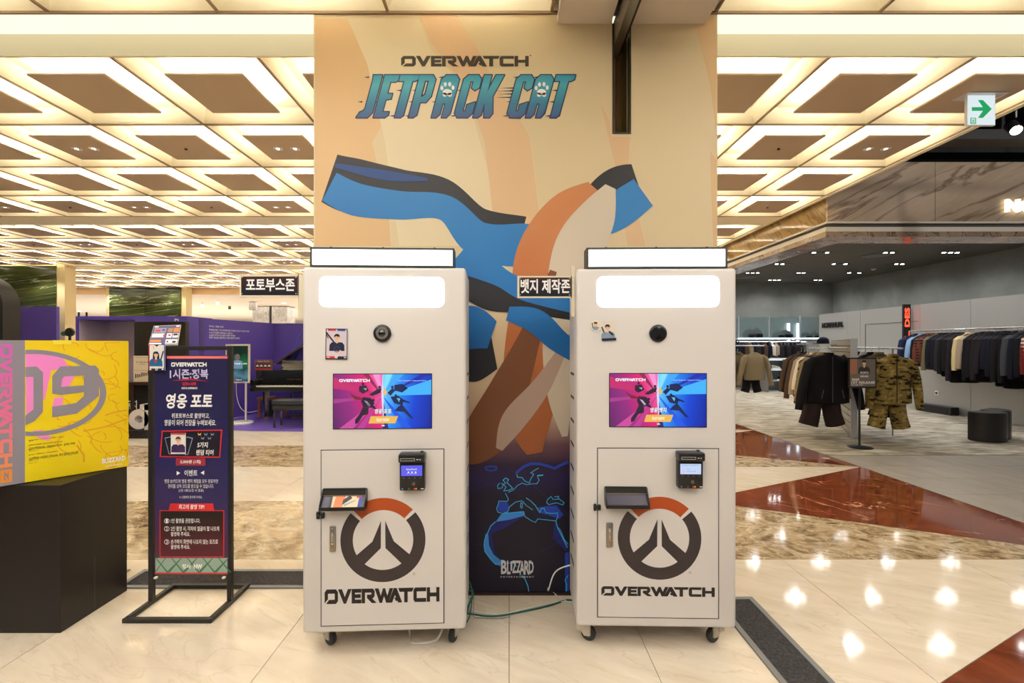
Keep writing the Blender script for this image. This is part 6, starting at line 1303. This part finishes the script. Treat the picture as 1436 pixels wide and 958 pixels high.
m = MB(); m.X = Matrix.Translation(Vector((0, .42, .98))) @ Matrix.Rotation(-.35, 4, 'X'); m.rbox(x0+.38, x0+1.15, 0, .015, 0, .19, GL, .006, 1); m.build('music_desk', t)
m = MB(); m.X = Matrix.Translation(Vector((x0, 0, .985))) @ Matrix.Rotation(-math.radians(33), 4, 'Y'); m.slab([(0.18, .65), (1.25, .62), (1.25, 1.2), (.9, 1.7), (.18, 1.75)], 0, .02, GL); m.build('lid', t)
m = MB(); m.tube([(x1-.2, .7, .98), (x0+1.05, .75, .985+.56)], .008, mat('brass', (190, 150, 80)), 6); m.build('lid_prop', t); m = MB(); m.X = Matrix.Translation(Vector((x0, 0, .985))) @ Matrix.Rotation(-math.radians(33), 4, 'Y'); m.box(.18, 1.25, .612, .62, -.012, .004, mat('brass', (190, 150, 80))); m.build('lid_edge', t)
for (x, y) in ((x0+.12, .38), (x1-.14, .38), (x0+.7, 1.45)):
    m = MB(); m.tube([(x, y, .62), (x, y, .35), (x, y, .12), (x, y, .07)], [(.07, .07), (.055, .055), (.035, .035), (.045, .045)], GL, 8); lg_ = m.build('leg', t, True); MB().lathe([(.03, -.015), (.035, 0), (.03, .015)], (x, y, .035), mat('brass', (190, 150, 80)), 12, 'y').build('castor', t)
MB().box(x0+.60, x0+.63, .45, .48, .12, .62, GL).build('pedal_post', t); MB().box(x0+.80, x0+.83, .45, .48, .12, .62, GL).build('pedal_post', t); MB().box(x0+.56, x0+.87, .42, .50, .05, .12, GL).build('pedal_box', t)
for k in range(3): MB().box(x0+.64+.07*k, x0+.665+.07*k, .30, .42, .05, .062, mat('brass', (190, 150, 80))).build('pedal', t)
# framed card rack on the piano
x0w, _, z1 = P(357, 504.5, 9.2); x1w = PYX(382, 9.2); t = thing('picture_rack', 'small rack of four portrait leaflets on the left end of the piano', 'leaflet rack', (x0w, 9.2, .986)); H_ = z1-.986; W_ = x1w-x0w; MB().box(0, W_, 0, .02, 0, H_, mat('rack_rose_brown', (110, 76, 76), .4)).build('board', t); m = MB(); text(m, '오늘의 연주자', .06, W_-.06, H_-.045, H_-.02, -.002, M_wprint)
for k in range(4): x = .02+k*(W_-.04)/4; m.rect(x, x+(W_-.04)/4-.01, .02, H_-.06, -.001, mat('print_dark_purple', (20, 16, 36))); portrait(m, x+.035, H_*.56, .018, -.0015, M_wprint, False); m.rect(x, x+(W_-.04)/4-.01, .02, .04, -.006, M_red)
m.build('leaflets', t)
# bench and wooden stool
Ybn = 8.45; xb0 = PYX(380, Ybn); t = thing('piano_bench', 'black padded piano bench with button tufting in front of the piano', 'bench', (xb0+.4, Ybn, .006)); M_pad = mat('bench_leather', (40, 44, 54), .3)
m = MB(); m.rbox(-.40, .40, 0, .34, .40, .49, M_pad, .025, 3); m.build('cushion', t, True); MB().rbox(-.39, .39, .01, .33, .31, .40, GL, .006, 1).build('apron', t)
for k in range(5):
    for j in range(2): MB().lathe([(.012, 0), (.0001, .005)], (-.3+.15*k, .1+.13*j, .489), M_black, 8).build('button', t)
for x in (-.36, .36):
    for y in (.04, .30): MB().tube([(x, y, .33), (x, y, .08), (x, y, .0)], [.025, .018, .024], GL, 8).build('leg', t)
Yw = 9.75; xw = PYX(366, Yw); t = thing('wooden_stool', 'plain brown wooden stool under the piano', 'stool', (xw+.25, Yw, .006)); M_bw = mat('brown_wood', (134, 78, 44), .5); zt_ = P(0, 557, Yw)[2]
MB().rbox(-.26, .26, -.15, .15, zt_-.05, zt_, M_bw, .005, 1).build('seat', t)
for x in (-.22, .22):
    for y in (-.12, .12): MB().box(x-.025, x+.025, y-.02, y+.02, 0, zt_-.05, M_bw).build('leg', t)
t = thing('waste_bin', 'small black bin on the purple floor under the piano', 'bin', (PYX(376, 9.9), 9.95, .006)); MB().lathe([(.09, 0), (.11, .32), (.10, .32), (.085, .02)], (0, 0, 0), M_black, 16).build('bin_body', t, True)
